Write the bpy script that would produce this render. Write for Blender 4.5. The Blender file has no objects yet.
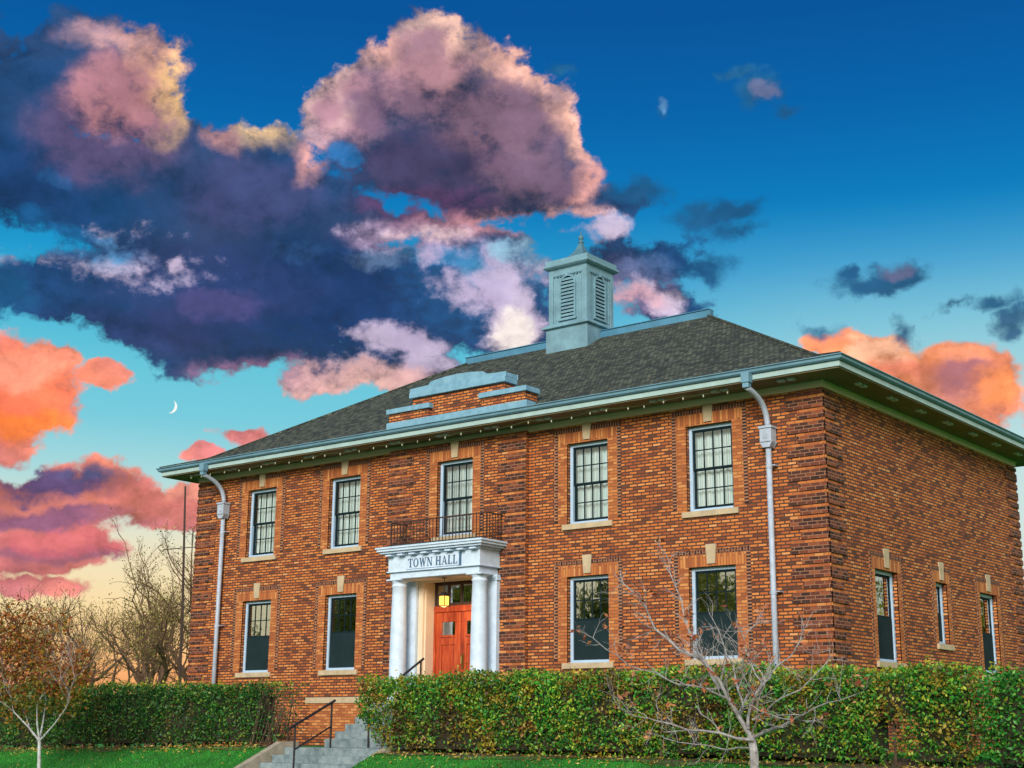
import bpy, bmesh, math, random
import numpy as np
from mathutils import Vector, Matrix

sc = bpy.context.scene
COL = sc.collection
R = math.radians
# ------------------------------------------------------------------ camera numbers (metres, eye height = 0)
CAM = Vector((12.0687, -24.6736, 0.0))
FPX = 1423.384
PITCH, ROLL, YAW = R(13.87838), R(0.50532), R(38.68777)

def cam_axes():
    fwd = Vector((-math.sin(YAW), math.cos(YAW), 0)); right = Vector((math.cos(YAW), math.sin(YAW), 0)); up = Vector((0, 0, 1))
    f2 = fwd * math.cos(PITCH) + up * math.sin(PITCH); u2 = -fwd * math.sin(PITCH) + up * math.cos(PITCH)
    return right * math.cos(ROLL) + u2 * math.sin(ROLL), -right * math.sin(ROLL) + u2 * math.cos(ROLL), f2
RX, UX, FX = cam_axes()

def ray(px, py):
    return (FX + RX * ((px - 512) / FPX) - UX * ((py - 384) / FPX))

def at(px, py, Y):
    d = ray(px, py); return CAM + d * ((Y - CAM.y) / d.y)

def lin(c):
    out = []
    for v in c[:3]:
        v = v / 255.0
        out.append(v / 12.92 if v <= 0.04045 else ((v + 0.055) / 1.055) ** 2.4)
    return tuple(out) + (1.0,)

# ------------------------------------------------------------------ node helpers
class NT:
    def __init__(s, tree): s.t = tree
    def n(s, typ, **kw):
        nd = s.t.nodes.new(typ)
        for k, v in kw.items(): setattr(nd, k, v)
        return nd
    def put(s, sock, v):
        if isinstance(v, bpy.types.NodeSocket): s.t.links.new(v, sock)
        elif v is not None:
            if sock.type == 'RGBA' and len(v) == 3: v = tuple(v) + (1,)
            sock.default_value = v
    def m(s, op, a, b=None, c=None, clamp=False):
        nd = s.n('ShaderNodeMath', operation=op, use_clamp=clamp)
        s.put(nd.inputs[0], a)
        if b is not None: s.put(nd.inputs[1], b)
        if c is not None: s.put(nd.inputs[2], c)
        return nd.outputs[0]
    def v(s, op, a, b=None, c=None, scale=None):
        nd = s.n('ShaderNodeVectorMath', operation=op)
        s.put(nd.inputs[0], a)
        if b is not None: s.put(nd.inputs[1], b)
        if c is not None: s.put(nd.inputs[2], c)
        if scale is not None: s.put(nd.inputs['Scale'], scale)
        return nd.outputs['Value'] if op in ('LENGTH', 'DOT_PRODUCT', 'DISTANCE') else nd.outputs['Vector']
    def mix(s, f, a, b, mode='MIX'):
        nd = s.n('ShaderNodeMixRGB', blend_type=mode)
        s.put(nd.inputs[0], f); s.put(nd.inputs[1], a); s.put(nd.inputs[2], b)
        return nd.outputs[0]
    def noise(s, vec, scale, detail=4, rough=.55, out='Fac', dist=0.0):
        nd = s.n('ShaderNodeTexNoise'); s.put(nd.inputs['Vector'], vec)
        nd.inputs['Scale'].default_value = scale; nd.inputs['Detail'].default_value = detail
        nd.inputs['Roughness'].default_value = rough; nd.inputs['Distortion'].default_value = dist
        return nd.outputs[out]
    def ramp(s, f, stops, interp='LINEAR'):
        nd = s.n('ShaderNodeValToRGB'); s.put(nd.inputs[0], f); cr = nd.color_ramp; cr.interpolation = interp
        while len(cr.elements) < len(stops): cr.elements.new(.5)
        for e, (p, c) in zip(cr.elements, stops):
            e.position = p; e.color = tuple(c) if len(c) == 4 else tuple(c) + (1,)
        return nd.outputs[0]
    def mr(s, v, a, b, c=0.0, d=1.0, smooth=False):
        nd = s.n('ShaderNodeMapRange'); nd.interpolation_type = 'SMOOTHSTEP' if smooth else 'LINEAR'
        s.put(nd.inputs['Value'], v)
        for k, x in zip(('From Min', 'From Max', 'To Min', 'To Max'), (a, b, c, d)): s.put(nd.inputs[k], x)
        return nd.outputs['Result']
    def xyz(s, x, y, z=0.0):
        nd = s.n('ShaderNodeCombineXYZ'); s.put(nd.inputs[0], x); s.put(nd.inputs[1], y); s.put(nd.inputs[2], z); return nd.outputs[0]
    def sep(s, v):
        nd = s.n('ShaderNodeSeparateXYZ'); s.put(nd.inputs[0], v); return nd.outputs

def new_mat(name):
    m = bpy.data.materials.new(name); m.use_nodes = True
    t = NT(m.node_tree); b = m.node_tree.nodes['Principled BSDF']
    return m, t, b

def bump(t, b, h, strength, dist):
    bp = t.n('ShaderNodeBump'); bp.inputs['Strength'].default_value = strength; bp.inputs['Distance'].default_value = dist
    t.put(bp.inputs['Height'], h); t.put(b.inputs['Normal'], bp.outputs[0])

def brick_mat(name, stops, mortar=(.075, .036, .022), swap=False, bw=.2, rh=.067, ms=.014, smooth=.15, tone=1.0, large=True):  # default mortar colour is darkened to hold the shadow of raked joints
    m, t, b = new_mat(name)
    uv = t.n('ShaderNodeUVMap').outputs[0]
    if swap:
        s = t.sep(uv); uv = t.xyz(s[1], s[0])
    br = t.n('ShaderNodeTexBrick'); t.put(br.inputs['Vector'], uv)
    br.offset = .5; br.squash = 1.0
    br.inputs['Color1'].default_value = (0, 0, 0, 1); br.inputs['Color2'].default_value = (1, 1, 1, 1)
    br.inputs['Mortar'].default_value = (.5, .5, .5, 1)
    br.inputs['Scale'].default_value = 1.0; br.inputs['Mortar Size'].default_value = ms
    br.inputs['Mortar Smooth'].default_value = smooth; br.inputs['Brick Width'].default_value = bw; br.inputs['Row Height'].default_value = rh
    ns = t.noise(uv, 38, 3, .6)
    sp = t.sep(uv); row = t.m('FLOOR', t.m('DIVIDE', sp[1], rh))
    even = t.m('SUBTRACT', 1.0, t.m('ABSOLUTE', t.m('MODULO', row, 2.0)))
    cl = t.m('FLOOR', t.m('DIVIDE', t.m('ADD', sp[0], t.m('MULTIPLY', even, bw * .5)), bw))
    wh = t.n('ShaderNodeTexWhiteNoise', noise_dimensions='2D'); t.put(wh.inputs['Vector'], t.xyz(cl, row))
    f = t.m('ADD', wh.outputs['Value'], t.m('MULTIPLY', t.m('SUBTRACT', ns, .5), .22))
    if large:
        big = t.noise(uv, .55, 4, .6)
        f = t.m('ADD', f, t.m('MULTIPLY', t.m('SUBTRACT', big, .5), .22))
    c = t.ramp(f, stops)
    c = t.mix(br.outputs['Fac'], c, mortar)
    if large:
        g = t.noise(uv, 1.7, 5, .65)
        c = t.mix(t.mr(g, .6, .85, 0, .25), c, (.10, .045, .03))
    t.put(b.inputs['Base Color'], c); b.inputs['Roughness'].default_value = .85
    h = t.m('SUBTRACT', t.m('MULTIPLY', ns, .3), br.outputs['Fac'])
    bump(t, b, h, .9, .012)
    return m

WALL_STOPS = [(0.0, (.11, .034, .015)), (.14, (.27, .064, .019)), (.3, (.42, .105, .023)), (.5, (.52, .146, .028)), (.75, (.59, .182, .036)), (.95, (.64, .23, .058)), (1.0, (.70, .32, .12))]
SIDE_STOPS = WALL_STOPS
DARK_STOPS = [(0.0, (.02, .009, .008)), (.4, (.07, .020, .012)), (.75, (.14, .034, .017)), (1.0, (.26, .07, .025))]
LIGHT_STOPS = [(0.0, (.30, .08, .022)), (.4, (.44, .13, .032)), (.75, (.52, .18, .046)), (1.0, (.60, .26, .08))]

def plain(name, col, rough=.6, nscale=6, namp=.25, metallic=0.0, bmp=0.0, col2=None, bscale=60, coat=0.0):
    m, t, b = new_mat(name)
    tc = t.n('ShaderNodeTexCoord').outputs['Object']
    n = t.noise(tc, nscale, 6, .65)
    c2 = col2 or tuple(x * (1 - namp) for x in col)
    c = t.mix(t.mr(n, .35, .68, 0, 1), col, c2)
    n2 = t.noise(tc, bscale, 3, .6)
    c = t.mix(t.mr(n2, .4, .75, 0, .25), c, tuple(x * .6 for x in col))
    t.put(b.inputs['Base Color'], c); t.put(b.inputs['Roughness'], t.mr(n, 0, 1, rough - .08, rough + .08))
    b.inputs['Metallic'].default_value = metallic
    if bmp: bump(t, b, n2, bmp, .01)
    return m

M = {}
M['brick'] = brick_mat('brick_wall', WALL_STOPS)
M['brick_dark'] = brick_mat('brick_dark', DARK_STOPS, mortar=(.30, .14, .075), large=False, ms=.009)
M['brick_light'] = brick_mat('brick_light', LIGHT_STOPS, mortar=(.26, .10, .04), large=False, ms=.008)
M['brick_soldier'] = brick_mat('brick_soldier', LIGHT_STOPS, mortar=(.24, .09, .035), swap=True, large=False, bw=.5, ms=.007)
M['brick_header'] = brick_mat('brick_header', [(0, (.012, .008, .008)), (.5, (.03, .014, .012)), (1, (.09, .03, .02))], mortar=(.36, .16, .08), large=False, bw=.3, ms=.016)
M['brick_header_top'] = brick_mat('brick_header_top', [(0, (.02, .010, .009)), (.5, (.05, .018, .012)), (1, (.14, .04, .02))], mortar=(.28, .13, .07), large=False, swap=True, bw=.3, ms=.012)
M['coping'] = plain('coping_paint', (.22, .44, .58), .55, 5, .35, col2=(.13, .30, .42), bscale=25)
M['stone'] = plain('limestone', (.56, .45, .29), .8, 4, .3, bmp=.3)
M['paint'] = plain('blue_white_paint', (.46, .64, .84), .45, 3, .12)
M['paint_white'] = plain('white_paint', (.62, .77, .93), .55, 5, .2, bscale=22)
M['paint_cream'] = plain('cream_jamb', (.78, .64, .46), .5, 3, .12)
M['gutter'] = plain('gutter_blue', (.16, .33, .44), .5, 2, .25)
M['fascia'] = plain('fascia_paint', (.38, .54, .54), .5, 3, .18)
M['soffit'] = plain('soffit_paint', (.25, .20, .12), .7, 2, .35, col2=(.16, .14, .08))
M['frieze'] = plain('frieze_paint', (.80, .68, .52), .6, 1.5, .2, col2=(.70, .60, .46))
M['pipe'] = plain('downspout_paint', (.46, .54, .66), .55, 6, .3, bscale=25)
M['cupola'] = plain('cupola_paint', (.19, .37, .46), .6, 2.5, .35)
M['cupola_dark'] = plain('cupola_lead', (.09, .21, .27), .55, 4, .3)
M['ridge'] = plain('ridge_paint', (.07, .25, .40), .6, 2, .3)
M['sash'] = plain('dark_sash', (.008, .022, .028), .6, 8, .2)
M['dark'] = plain('dark_louvre_back', (.01, .012, .014), .8)
M['iron'] = plain('black_iron', (.016, .015, .018), .45, 20, .3)
M['iron_brown'] = plain('brown_iron', (.055, .028, .02), .5, 20, .3)
M['concrete'] = plain('concrete', (.27, .34, .35), .85, 5, .45, col2=(.09, .14, .16), bmp=.5, bscale=30)
M['concrete_warm'] = plain('concrete_warm', (.42, .37, .28), .85, 5, .4, col2=(.24, .22, .17), bmp=.35)
M['door'] = None
M['bark'] = plain('bark', (.13, .085, .055), .9, 8, .5, bmp=.4)
M['bark_pale'] = plain('pale_bark', (.42, .41, .41), .85, 9, .4, col2=(.12, .10, .10), bmp=.4)
M['bark_far'] = plain('far_bark', (.15, .085, .045), .9, 8, .5)
M['bark_birch'] = plain('birch_bark', (.55, .58, .60), .8, 12, .4, col2=(.25, .24, .24))
M['asphalt'] = plain('asphalt', (.05, .05, .05), .85, 2, .3, bmp=.3)
M['room'] = plain('dark_room', (.02, .022, .022), .8)
M['screen'] = plain('insect_screen', (.016, .034, .038), .7, 2, .3)
M['brass'] = plain('brass', (.40, .27, .08), .35, 20, .3, metallic=1)

for k_ in ('screen', 'sash', 'dark', 'room'): M[k_].node_tree.nodes['Principled BSDF'].inputs['Specular IOR Level'].default_value = .08
# door wood
m, t, b = new_mat('red_door_wood')
tc = t.n('ShaderNodeTexCoord').outputs['Object']
mp = t.v('MULTIPLY', tc, (14, 14, 1.2))
c = t.ramp(t.noise(mp, 1.6, 6, .65), [(0.3, (.13, .016, .006)), (.48, (.38, .045, .010)), (.7, (.56, .12, .03))])
t.put(b.inputs['Base Color'], c); b.inputs['Roughness'].default_value = .45
M['door'] = m

# glass: see-through with a mirror share
def glass(name, refl, tint=(.8, .92, .9)):
    m = bpy.data.materials.new(name); m.use_nodes = True; nt = m.node_tree; nt.nodes.clear(); t = NT(nt)
    tr = t.n('ShaderNodeBsdfTransparent'); tr.inputs[0].default_value = tuple(tint) + (1,)
    gl = t.n('ShaderNodeBsdfGlossy'); gl.inputs[0].default_value = (.95, 1, .98, 1); gl.inputs['Roughness'].default_value = .02
    tc = t.n('ShaderNodeTexCoord').outputs['Object']
    bp = t.n('ShaderNodeBump'); bp.inputs['Strength'].default_value = .12; bp.inputs['Distance'].default_value = .02
    t.put(bp.inputs['Height'], t.noise(tc, 2.5, 2, .5)); t.put(gl.inputs['Normal'], bp.outputs[0])
    fr = t.n('ShaderNodeFresnel'); fr.inputs[0].default_value = 1.5
    mx = t.n('ShaderNodeMixShader'); t.put(mx.inputs[0], t.m('ADD', t.m('MULTIPLY', fr.outputs[0], 1.0), refl, clamp=True))
    t.put(mx.inputs[1], tr.outputs[0]); t.put(mx.inputs[2], gl.outputs[0])
    o = t.n('ShaderNodeOutputMaterial'); t.put(o.inputs[0], mx.outputs[0])
    return m
M['glass'] = glass('window_glass', .10, (.93, .98, .97))
M['glass_dark'] = glass('window_glass_dark', .42)

# curtain
m, t, b = new_mat('pleated_curtain')
tc = t.n('ShaderNodeTexCoord').outputs['Object']
s = t.sep(tc)
x = t.m('ADD', s[0], s[1])
w = t.m('SINE', t.m('MULTIPLY', x, 42.0))
nn = t.noise(t.xyz(t.m('MULTIPLY', x, 9), 0, t.m('MULTIPLY', s[2], .3)), 1.0, 3, .6)
c = t.mix(t.mr(nn, .35, .65, 0, 1), (.86, .97, .98), (.60, .78, .80))
t.put(b.inputs['Base Color'], c); b.inputs['Roughness'].default_value = .9
bump(t, b, w, .8, .03)
M['curtain'] = m

# shingles
m, t, b = new_mat('roof_shingles')
uv = t.n('ShaderNodeUVMap').outputs[0]
br = t.n('ShaderNodeTexBrick'); t.put(br.inputs['Vector'], uv)
br.inputs['Color1'].default_value = (0, 0, 0, 1); br.inputs['Color2'].default_value = (1, 1, 1, 1); br.inputs['Mortar'].default_value = (0, 0, 0, 1)
br.inputs['Scale'].default_value = 1.0; br.inputs['Mortar Size'].default_value = .012; br.inputs['Mortar Smooth'].default_value = .4
br.inputs['Brick Width'].default_value = .12; br.inputs['Row Height'].default_value = .13
uvs = t.v('MULTIPLY', uv, (1, .5, 1)); n1 = t.noise(uv, .9, 8, .7); n2 = t.noise(uvs, 17, 5, .75); n3 = t.noise(uv, 30, 3, .7)
sp = t.sep(uv); row = t.m('FLOOR', t.m('DIVIDE', sp[1], .13))
even = t.m('SUBTRACT', 1.0, t.m('ABSOLUTE', t.m('MODULO', row, 2.0)))
cl = t.m('FLOOR', t.m('DIVIDE', t.m('ADD', sp[0], t.m('MULTIPLY', even, .06)), .12))
wh = t.n('ShaderNodeTexWhiteNoise', noise_dimensions='2D'); t.put(wh.inputs['Vector'], t.xyz(cl, row))
f = t.m('ADD', t.m('MULTIPLY', wh.outputs['Value'], .22), t.m('ADD', t.m('MULTIPLY', n2, .45), t.m('MULTIPLY', n3, .48)))
c = t.ramp(f, [(.38, (.006, .010, .009)), (.5, (.026, .036, .028)), (.62, (.070, .085, .062)), (.8, (.19, .21, .14))])
c = t.mix(t.mr(n1, .52, .75, 0, .25), c, (.07, .085, .04))
c = t.mix(t.m('MULTIPLY', br.outputs['Fac'], .8), c, (.008, .01, .01))
t.put(b.inputs['Base Color'], c); b.inputs['Roughness'].default_value = .92
bump(t, b, t.m('ADD', t.m('MULTIPLY', wh.outputs['Value'], .6), t.m('SUBTRACT', n2, br.outputs['Fac'])), .9, .04)
M['shingle'] = m

# grass ground, soil
m, t, b = new_mat('lawn')
tc = t.n('ShaderNodeTexCoord').outputs['Object']
n1 = t.noise(tc, .6, 6, .65); n2 = t.noise(tc, 30, 4, .7)
c = t.ramp(t.m('ADD', t.m('MULTIPLY', n1, .5), t.m('MULTIPLY', n2, .5)), [(.32, (.006, .07, .008)), (.5, (.015, .20, .015)), (.68, (.05, .32, .025))])
t.put(b.inputs['Base Color'], c); b.inputs['Roughness'].default_value = .9
bump(t, b, n2, .9, .05)
M['lawn'] = m
M['soil'] = plain('soil', (.13, .08, .035), .95, 9, .5, col2=(.035, .03, .018), bmp=.8, bscale=40)

def leaf_mat(name, stops, accents=(), transl=.25, rough=.5):
    """stops: ramp by random-per-leaf; accents: (noise scale, threshold, colour, seed) patches of leaves in another colour"""
    m, t, b = new_mat(name)
    geo = t.n('ShaderNodeNewGeometry'); rnd = geo.outputs['Random Per Island']
    tc = t.n('ShaderNodeTexCoord').outputs['Object']
    c = t.ramp(rnd, stops); bigv = t.mr(t.noise(tc, 1.1, 3, .6), .3, .7, .55, 1.35); c = t.mix(1.0, c, t.xyz(bigv, bigv, bigv), 'MULTIPLY')
    for sc_, th, col, sd in accents:
        n = t.noise(t.v('ADD', tc, (sd, sd * 2.3, sd * .7)), sc_, 3, .6)
        f = t.m('ADD', n, t.m('MULTIPLY', t.m('SUBTRACT', t.m('FRACT', t.m('MULTIPLY', rnd, 17.3 + sd)), .5), .22))
        c2 = t.mix(t.m('FRACT', t.m('MULTIPLY', rnd, 7.7)), col, tuple(x * .5 for x in col))
        c = t.mix(t.mr(f, th, th + .05, 0, .9), c, c2)
    t.put(b.inputs['Base Color'], c); b.inputs['Roughness'].default_value = rough
    tl = t.n('ShaderNodeBsdfTranslucent'); t.put(tl.inputs[0], c)
    mx = t.n('ShaderNodeMixShader'); mx.inputs[0].default_value = transl
    o = [n for n in m.node_tree.nodes if n.type == 'OUTPUT_MATERIAL'][0]
    t.put(mx.inputs[1], b.outputs[0]); t.put(mx.inputs[2], tl.outputs[0]); t.put(o.inputs[0], mx.outputs[0])
    return m
HEDGE = [(0, (.006, .07, .014)), (.15, (.016, .18, .025)), (.5, (.06, .36, .03)), (.8, (.22, .46, .035)), (1, (.55, .55, .05))]
M['hedge_l'] = leaf_mat('hedge_leaf_deep', [(0, (.005, .05, .010)), (.4, (.014, .13, .02)), (.75, (.05, .21, .02)), (1, (.22, .30, .03))],
                        [(1.5, .62, (.20, .13, .02), 3)])
M['hedge_r'] = leaf_mat('hedge_leaf', HEDGE, [(1.9, .57, (.46, .32, .03), 5), (2.6, .64, (.50, .19, .04), 11), (1.2, .60, (.13, .05, .035), 20)])
M['hedge_b'] = leaf_mat('hedge_leaf_bright', [(0, (.008, .08, .012)), (.4, (.02, .20, .02)), (.8, (.05, .32, .03)), (1, (.22, .42, .04))], [(1.4, .68, (.35, .3, .03), 5)])
M['yleaf'] = leaf_mat('yellow_green_leaf', [(0, (.16, .24, .02)), (.5, (.32, .38, .03)), (1, (.55, .45, .04))])
M['red_leaf'] = leaf_mat('red_brown_leaf', [(0, (.13, .03, .01)), (.35, (.32, .08, .012)), (.6, (.50, .17, .02)), (.8, (.36, .24, .03)), (1, (.14, .17, .02))])
M['green_red_leaf'] = leaf_mat('green_yellow_leaf', [(0, (.03, .09, .01)), (.4, (.10, .16, .015)), (.75, (.28, .24, .02)), (1, (.36, .09, .015))])
M['dry_leaf'] = leaf_mat('dry_leaf', [(0, (.20, .04, .02)), (.5, (.45, .13, .05)), (1, (.6, .28, .12))])
M['litter'] = leaf_mat('fallen_leaf', [(0, (.28, .13, .03)), (.5, (.55, .38, .06)), (1, (.70, .60, .18))])
M['olive_leaf'] = leaf_mat('olive_bud', [(0, (.12, .11, .02)), (.5, (.26, .22, .04)), (1, (.42, .33, .08))])
M['back_leaf'] = leaf_mat('roadside_leaf', [(0, (.10, .14, .01)), (.5, (.30, .34, .03)), (1, (.55, .50, .08))])
M['grass'] = leaf_mat('grass_blade', [(0, (.008, .10, .01)), (.5, (.02, .28, .02)), (1, (.08, .42, .03))])
M['shaded_core'] = plain('hedge_shade_brown', (.035, .03, .015), .95, 20, .5, bmp=.9, bscale=50)  # twig brown, darkened to give the shade inside the hedges

def emis(name, col, s):
    m = bpy.data.materials.new(name); m.use_nodes = True; nt = m.node_tree; nt.nodes.clear(); t = NT(nt)
    e = t.n('ShaderNodeEmission'); e.inputs[0].default_value = tuple(col) + (1,); e.inputs[1].default_value = s
    o = t.n('ShaderNodeOutputMaterial'); t.put(o.inputs[0], e.outputs[0]); return m
M['lamp_glow'] = emis('lantern_glow', (1.0, .50, .08), 2.6)
M['moon'] = emis('moonlight', (1, .97, .9), 1.0)
M['letter'] = plain('letter_paint', (.06, .14, .24), .5, 6, .2)
M['bulb'] = plain('bulb_glass', (.40, .44, .30), .2, 6, .2)
M['wire_green'] = plain('wire_green', (.06, .12, .04), .6)

# ------------------------------------------------------------------ mesh builder
FRONT = lambda u, w, z: (u, -w, z)
SIDE = lambda u, w, z: (w, u, z)
def bay_frame(off): return lambda u, w, z: (u, -w - off, z)

class MB:
    def __init__(s): s.v = []; s.f = []; s.uv = None
    def quad(s, *pts):
        i = len(s.v); s.v += [tuple(p) for p in pts]; s.f.append(tuple(range(i, i + len(pts))))
    def box(s, x0, x1, y0, y1, z0, z1, fr=lambda a, b, c: (a, b, c)):
        p = [fr(x, y, z) for z in (z0, z1) for y in (y0, y1) for x in (x0, x1)]
        i = len(s.v); s.v += p
        s.f += [tuple(i + k for k in q) for q in ((0, 2, 3, 1), (4, 5, 7, 6), (0, 1, 5, 4), (2, 6, 7, 3), (0, 4, 6, 2), (1, 3, 7, 5))]
    def prism(s, poly, w0, w1, fr=FRONT):
        """poly in (u, z), extruded along w"""
        n = len(poly); i = len(s.v)
        s.v += [fr(u, w0, z) for u, z in poly] + [fr(u, w1, z) for u, z in poly]
        s.f.append(tuple(range(i, i + n))); s.f.append(tuple(range(i + 2 * n - 1, i + n - 1, -1)))
        for k in range(n): s.f.append((i + k, i + (k + 1) % n, i + n + (k + 1) % n, i + n + k))
    def tube(s, pts, rad, sides=8, cap=True):
        pts = [Vector(p) for p in pts]
        if not isinstance(rad, (list, tuple)): rad = [rad] * len(pts)
        i0 = len(s.v); prev = None
        for k, p in enumerate(pts):
            d = (pts[min(k + 1, len(pts) - 1)] - pts[max(k - 1, 0)])
            if d.length < 1e-9: d = Vector((0, 0, 1))
            d.normalize()
            if prev is None:
                a = Vector((0, 0, 1)) if abs(d.z) < .9 else Vector((1, 0, 0)); a = (a - d * a.dot(d)).normalized()
            else:
                a = prev - d * prev.dot(d)
                a = a.normalized() if a.length > 1e-6 else d.orthogonal().normalized()
            prev = a; b2 = d.cross(a)
            for j in range(sides):
                an = 2 * math.pi * j / sides
                s.v.append(tuple(p + (a * math.cos(an) + b2 * math.sin(an)) * rad[k]))
        for k in range(len(pts) - 1):
            for j in range(sides):
                A = i0 + k * sides; j2 = (j + 1) % sides
                s.f.append((A + j, A + j2, A + sides + j2, A + sides + j))
        if cap:
            s.f.append(tuple(range(i0 + sides - 1, i0 - 1, -1))); e = i0 + (len(pts) - 1) * sides; s.f.append(tuple(range(e, e + sides)))
    def lathe(s, prof, cx, cy, n=16):
        i0 = len(s.v)
        for r, z in prof:
            for j in range(n):
                a = 2 * math.pi * j / n; s.v.append((cx + r * math.cos(a), cy + r * math.sin(a), z))
        for k in range(len(prof) - 1):
            for j in range(n):
                A = i0 + k * n; j2 = (j + 1) % n; s.f.append((A + j, A + j2, A + n + j2, A + n + j))
        s.f.append(tuple(range(i0 + n - 1, i0 - 1, -1))); e = i0 + (len(prof) - 1) * n; s.f.append(tuple(range(e, e + n)))
    def sqlathe(s, prof, cx, cy):
        i0 = len(s.v)
        for r, z in prof: s.v += [(cx - r, cy - r, z), (cx + r, cy - r, z), (cx + r, cy + r, z), (cx - r, cy + r, z)]
        for k in range(len(prof) - 1):
            for j in range(4):
                A = i0 + k * 4; j2 = (j + 1) % 4; s.f.append((A + j, A + j2, A + 4 + j2, A + 4 + j))
        s.f.append((i0 + 3, i0 + 2, i0 + 1, i0)); e = i0 + (len(prof) - 1) * 4; s.f.append((e, e + 1, e + 2, e + 3))
    def build(s, name, mat, parent=None, smooth=False, uvmode='box', bevel=0.0, label=None):
        me = bpy.data.meshes.new(name); me.from_pydata(s.v, [], s.f); me.update()
        uvl = me.uv_layers.new(name='UVMap')
        if uvmode == 'box':
            for p in me.polygons:
                n = p.normal; a = max(range(3), key=lambda k: abs(n[k]))
                for li in p.loop_indices:
                    c = me.vertices[me.loops[li].vertex_index].co
                    uvl.data[li].uv = (c.x, c.z) if a == 1 else ((c.y + .11, c.z) if a == 0 else (c.x, c.y))
        elif uvmode == 'slope':
            for p in me.polygons:
                n = p.normal
                for li in p.loop_indices:
                    c = me.vertices[me.loops[li].vertex_index].co
                    k = 1 / max(.3, abs(n.z))
                    uvl.data[li].uv = (c.x, c.y * k) if abs(n.y) > abs(n.x) else (c.y, c.x * k)
        if smooth:
            for p in me.polygons: p.use_smooth = True
        me.materials.append(mat)
        o = bpy.data.objects.new(name, me); COL.objects.link(o)
        if bevel:
            bm = o.modifiers.new('bevel', 'BEVEL'); bm.width = bevel; bm.segments = 2; bm.limit_method = 'ANGLE'
        if parent is not None:
            o.parent = parent
            if 'base' in ROOTS.get(parent.name, {}): o.matrix_parent_inverse = Matrix.Translation(ROOTS[parent.name]['base']).inverted()
        if label: o['label'] = label
        return o
ROOTS = {}

def tag(o, label, cat=None, group=None, kind=None):
    if label: o['label'] = label
    if cat: o['category'] = cat
    if group: o['group'] = group
    if kind: o['kind'] = kind
    return o
def thing(name, loc, label, cat, group=None):
    """Empty at the thing's base; its parts are meshes given in world coordinates"""
    o = bpy.data.objects.new(name, None); COL.objects.link(o); o.location = loc; o.empty_display_size = .2
    ROOTS[o.name] = {'base': Vector(loc)}
    return tag(o, label, cat, group)

def leaves(name, P, size, mat, parent=None, rng=None, normals=None, flat=.0, aspect=.6):
    """P (N,3) leaf centres -> one mesh of small folded leaf quads"""
    rng = rng or np.random.default_rng(1)
    N = len(P); a = rng.normal(size=(N, 3))
    if normals is not None: a = a * .75 + normals
    if flat: a[:, 2] += flat * np.sign(a[:, 2])
    a /= np.linalg.norm(a, axis=1)[:, None]
    r = rng.normal(size=(N, 3)); u = np.cross(a, r); u /= np.linalg.norm(u, axis=1)[:, None]; w = np.cross(a, u)
    s = (np.asarray(size) * rng.uniform(.6, 1.35, N))[:, None] if np.ndim(size) == 0 else (size * rng.uniform(.7, 1.3, N))[:, None]
    v = np.empty((N, 4, 3))
    v[:, 0] = P - u * s * .55; v[:, 1] = P + w * s * aspect * .5 + a * s * .10; v[:, 2] = P + u * s * .6; v[:, 3] = P - w * s * aspect * .5 + a * s * .10
    me = bpy.data.meshes.new(name)
    me.vertices.add(N * 4); me.vertices.foreach_set('co', v.reshape(-1).astype(np.float32))
    me.loops.add(N * 4); me.loops.foreach_set('vertex_index', np.arange(N * 4, dtype=np.int32))
    me.polygons.add(N); me.polygons.foreach_set('loop_start', np.arange(0, N * 4, 4, dtype=np.int32))
    me.update(); me.validate(); me.materials.append(mat)
    o = bpy.data.objects.new(name, me); COL.objects.link(o)
    if parent is not None:
        o.parent = parent
        if parent.name in ROOTS: o.matrix_parent_inverse = Matrix.Translation(ROOTS[parent.name]['base']).inverted()
    return o

# ------------------------------------------------------------------ world: dusk sky with clouds, all in directions
FILL_EL, FILL_AZ = 24.0, 156.0      # compass angle of the light source seen from the scene, measured from +Y towards +X
def azel(px, py):
    d = ray(px, py).normalized(); return math.degrees(math.atan2(d.x, d.y)), math.degrees(math.asin(d.z))
AZ0 = azel(512, 384)[0]

world = bpy.data.worlds.new('World'); sc.world = world; world.use_nodes = True
wt = world.node_tree; wt.nodes.clear(); W = NT(wt)
tcd = W.n('ShaderNodeTexCoord').outputs['Generated']
dn = W.v('NORMALIZE', tcd); dx, dy, dz = W.sep(dn)
AZ = W.m('SUBTRACT', W.m('MULTIPLY', W.m('ARCTAN2', dx, dy), 180 / math.pi), AZ0)
EL = W.m('MULTIPLY', W.m('ARCSINE', dz), 180 / math.pi)

# clear-sky colour by elevation
def el_of(y): return azel(512, y)[1]
stops = []
for y, c in [(760, (236, 160, 110)), (700, (246, 158, 100)), (672, (252, 182, 118)), (645, (252, 206, 142)), (610, (250, 222, 168)), (565, (242, 228, 190)), (525, (214, 226, 212)), (480, (165, 216, 220)),
             (430, (120, 203, 220)), (380, (104, 198, 218)), (330, (72, 182, 214)), (275, (30, 154, 206)), (205, (6, 122, 188)), (120, (2, 100, 170)), (20, (3, 84, 155))]:
    stops.append(((el_of(y) + 5) / 100.0, lin(c)))
stops.append((1.0, lin((4, 62, 120))))
SKYC = W.ramp(W.m('DIVIDE', W.m('ADD', EL, 5.0), 100.0), stops)
# towards the right of the building the low sky is paler
pale = W.m('MULTIPLY', W.mr(AZ, -4, 15, 0, 1, True), W.mr(EL, 8, 21, 1, 0, True))
SKYC = W.mix(W.m('MULTIPLY', pale, .8), SKYC, lin((205, 226, 224)))

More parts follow.
